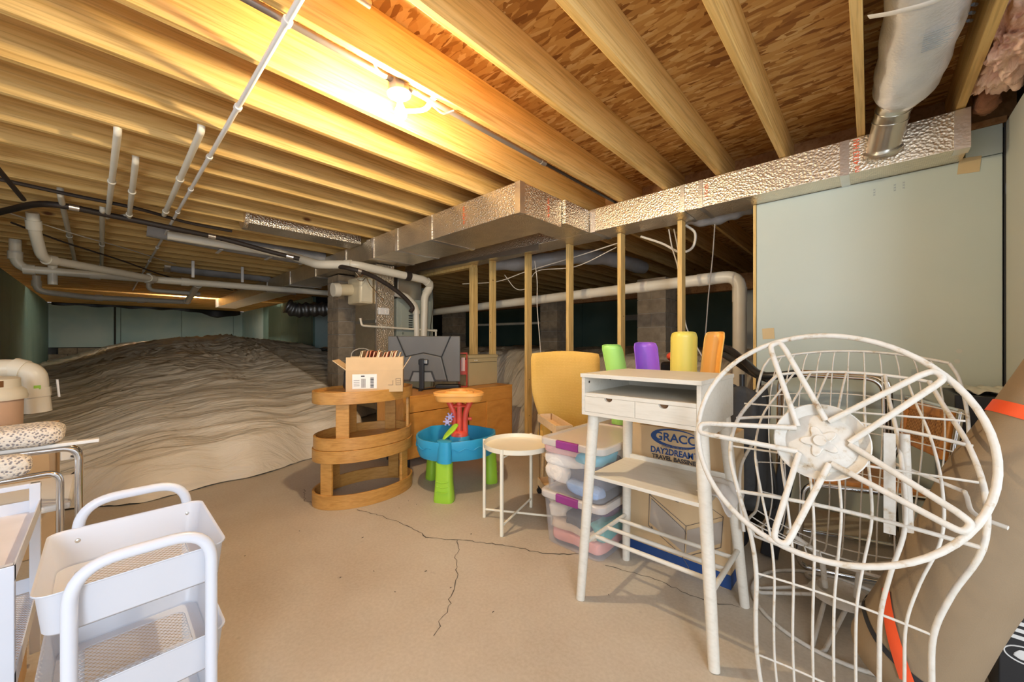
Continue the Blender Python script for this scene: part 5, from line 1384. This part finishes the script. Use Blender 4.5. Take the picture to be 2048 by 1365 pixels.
# chrome legged table with woven cushion
t = thing('chrome_chair', 'bent chrome tube chair with narrow white armrest at the left', 'chair', (-2.8, -.3, 0))
MB().box(-2.635, -2.595, -.40, -.012, .712, .727).build('armrest', WHITE, t, bevel=.003)
MB().box(-3.2, -2.64, -.84, -.10, .42, .45).build('seat', WHITE, t, bevel=.01)
for x in (-2.615, -2.66):
    MB().tube(fillet([(x, -.075, .0135), (x, -.075, .70), (x, -.85, .70), (x, -.85, .0135)], .06, 7), .0135, 12).build('leg_frame', CHROME, t, smooth=60)
MB().tube(fillet([(-2.62, -.13, .0135), (-2.62, -.13, .60), (-2.62, -.85, .58)], .05, 7), .0125, 12).build('brace', CHROME, t, smooth=60)
def knit():
    m, nt, b = newmat('woven_cushion'); b.inputs['Roughness'].default_value = .9
    v = coords(nt, (1, 1, 1))
    vo = N(nt, 'ShaderNodeTexVoronoi', Scale=105.0); nt.links.new(v, vo.inputs['Vector'])
    c = ramp(nt, vo.outputs['Distance'], [(.32, (.27, .24, .24)), (.46, (.80, .72, .61))])
    nt.links.new(c, b.inputs['Base Color']); bump(nt, b, vo.outputs['Distance'], .6, .006); return m
KNIT = knit()
o = fluff((-2.66, -.275, .77), .10, .15, .045, .12, 4, 36, 20, .6).build('cushion', KNIT, None, smooth=0)
tag(o, 'white and grey woven cushion draped over the chrome chair arm', 'cushion')
o = fluff((-2.52, -.30, .685), .045, .10, .045, .12, 5, 36, 20, .6).build('cushion', KNIT, None, smooth=0)
tag(o, 'smaller blue grey woven cushion hanging below the chair arm', 'cushion')
o.location = (.065, 0, .0)
# beige drum with brown label
t = thing('waste_drum', 'pinkish beige drum with cream lid and brown label at the left edge', 'drum', (-3.55, -.45, 0))
DRUM = plain('pink_beige', (.66, .44, .30), .55)
MB().lathe([(.17, .0), (.175, .02), (.19, .85), (.185, .87)], (-3.78, -.52, 0), 36).build('body', DRUM, t, smooth=40)
MB().lathe([(.205, .835), (.208, .85), (.20, .885), (.18, .905), (.178, .955), (.16, .965), (.001, .968)], (-3.78, -.52, 0), 36).build('lid', CREAMP, t, smooth=40)
BRN = plain('brown_label', (.20, .09, .03), .5)
MB().grid(lambda u, v: (-3.78 + .1805 * math.cos(math.radians(-5 + 50 * u)), -.52 + .1805 * math.sin(math.radians(-5 + 50 * u)), .913 + .036 * v), 12, 1).build('brown_label', BRN, t, smooth=0)
# sump discharge pipe with elbow
t = pipe('sump_pipe', 'fat white elbow pipe beside the beige drum', [(-4.15, -.60, 1.0), (-4.15, -.40, 1.0), (-4.12, -.32, .97), (-4.12, -.30, .70)], .062, PVC, .12, ((1, .2), (2, .5)), cl=.06, cr=1.10)
MB().box(-4.06, -4.055, -.315, -.285, .86, .885).build('green_sticker', TGREEN, t)
MB().tube([(-4.15, -.62, .60), (-4.15, -.62, 1.38)], .05, 14).build('riser', PVC, t, smooth=50)
tag(MB().box(-.008, .008, -.004, .004, -.06, .06, place((-4.05, -.21, .86), .3, .1, .1)).build('paint_stick', WHITE), 'white paint stick stuck in the liner by the sump pipe', 'stick')
o = MB().box(-3.30, -3.0, -.62, -.20, .002, .70).build('cardboard_box', CARD, None, bevel=.004)
tag(o, 'tall brown carton standing behind the chrome chair', 'box'); o.location = (-.30, .02, 0)
t = thing('outlet_box', 'small white outlet box with black cord behind the chrome chair', 'outlet', (-3.2, -.1, .5))
MB().box(-3.30, -3.24, -.16, -.10, .52, .62).build('case', WHITE, t, bevel=.006)
MB().tube(smoothpts([(-3.24, -.12, .54), (-3.20, -.10, .53), (-3.19, -.10, .47), (-3.22, -.12, .44)], 5), .005, 6).build('cord', BLACK, t)

# added fill bulb, unseen in a joist bay, brightening the far crawl space wall
t = thing('crawl_fill_lamp', 'added unseen fill bulb in a joist bay, brightening the far crawl space wall', 'lamp', (-13.83, 1.75, 2.6))
MB().lathe([(.05, .60), (.05, .66)], (-13.83, 1.75, 2.0), 12).build('junction_box', GALV, t)
MB().lathe([(.024, .57), (.055, .585), (.058, .60)], (-13.83, 1.75, 2.0), 20).build('holder', WHITE, t, smooth=40)
MB().lathe([(.001, .475), (.022, .482), (.030, .505), (.020, .535), (.013, .57)], (-13.83, 1.75, 2.0), 20).build('bulb', plain('crawl_fill_bulb', (1, .95, .9), .3, var=0, emit=1600, ecol=(1, .92, .80)), t, smooth=0)
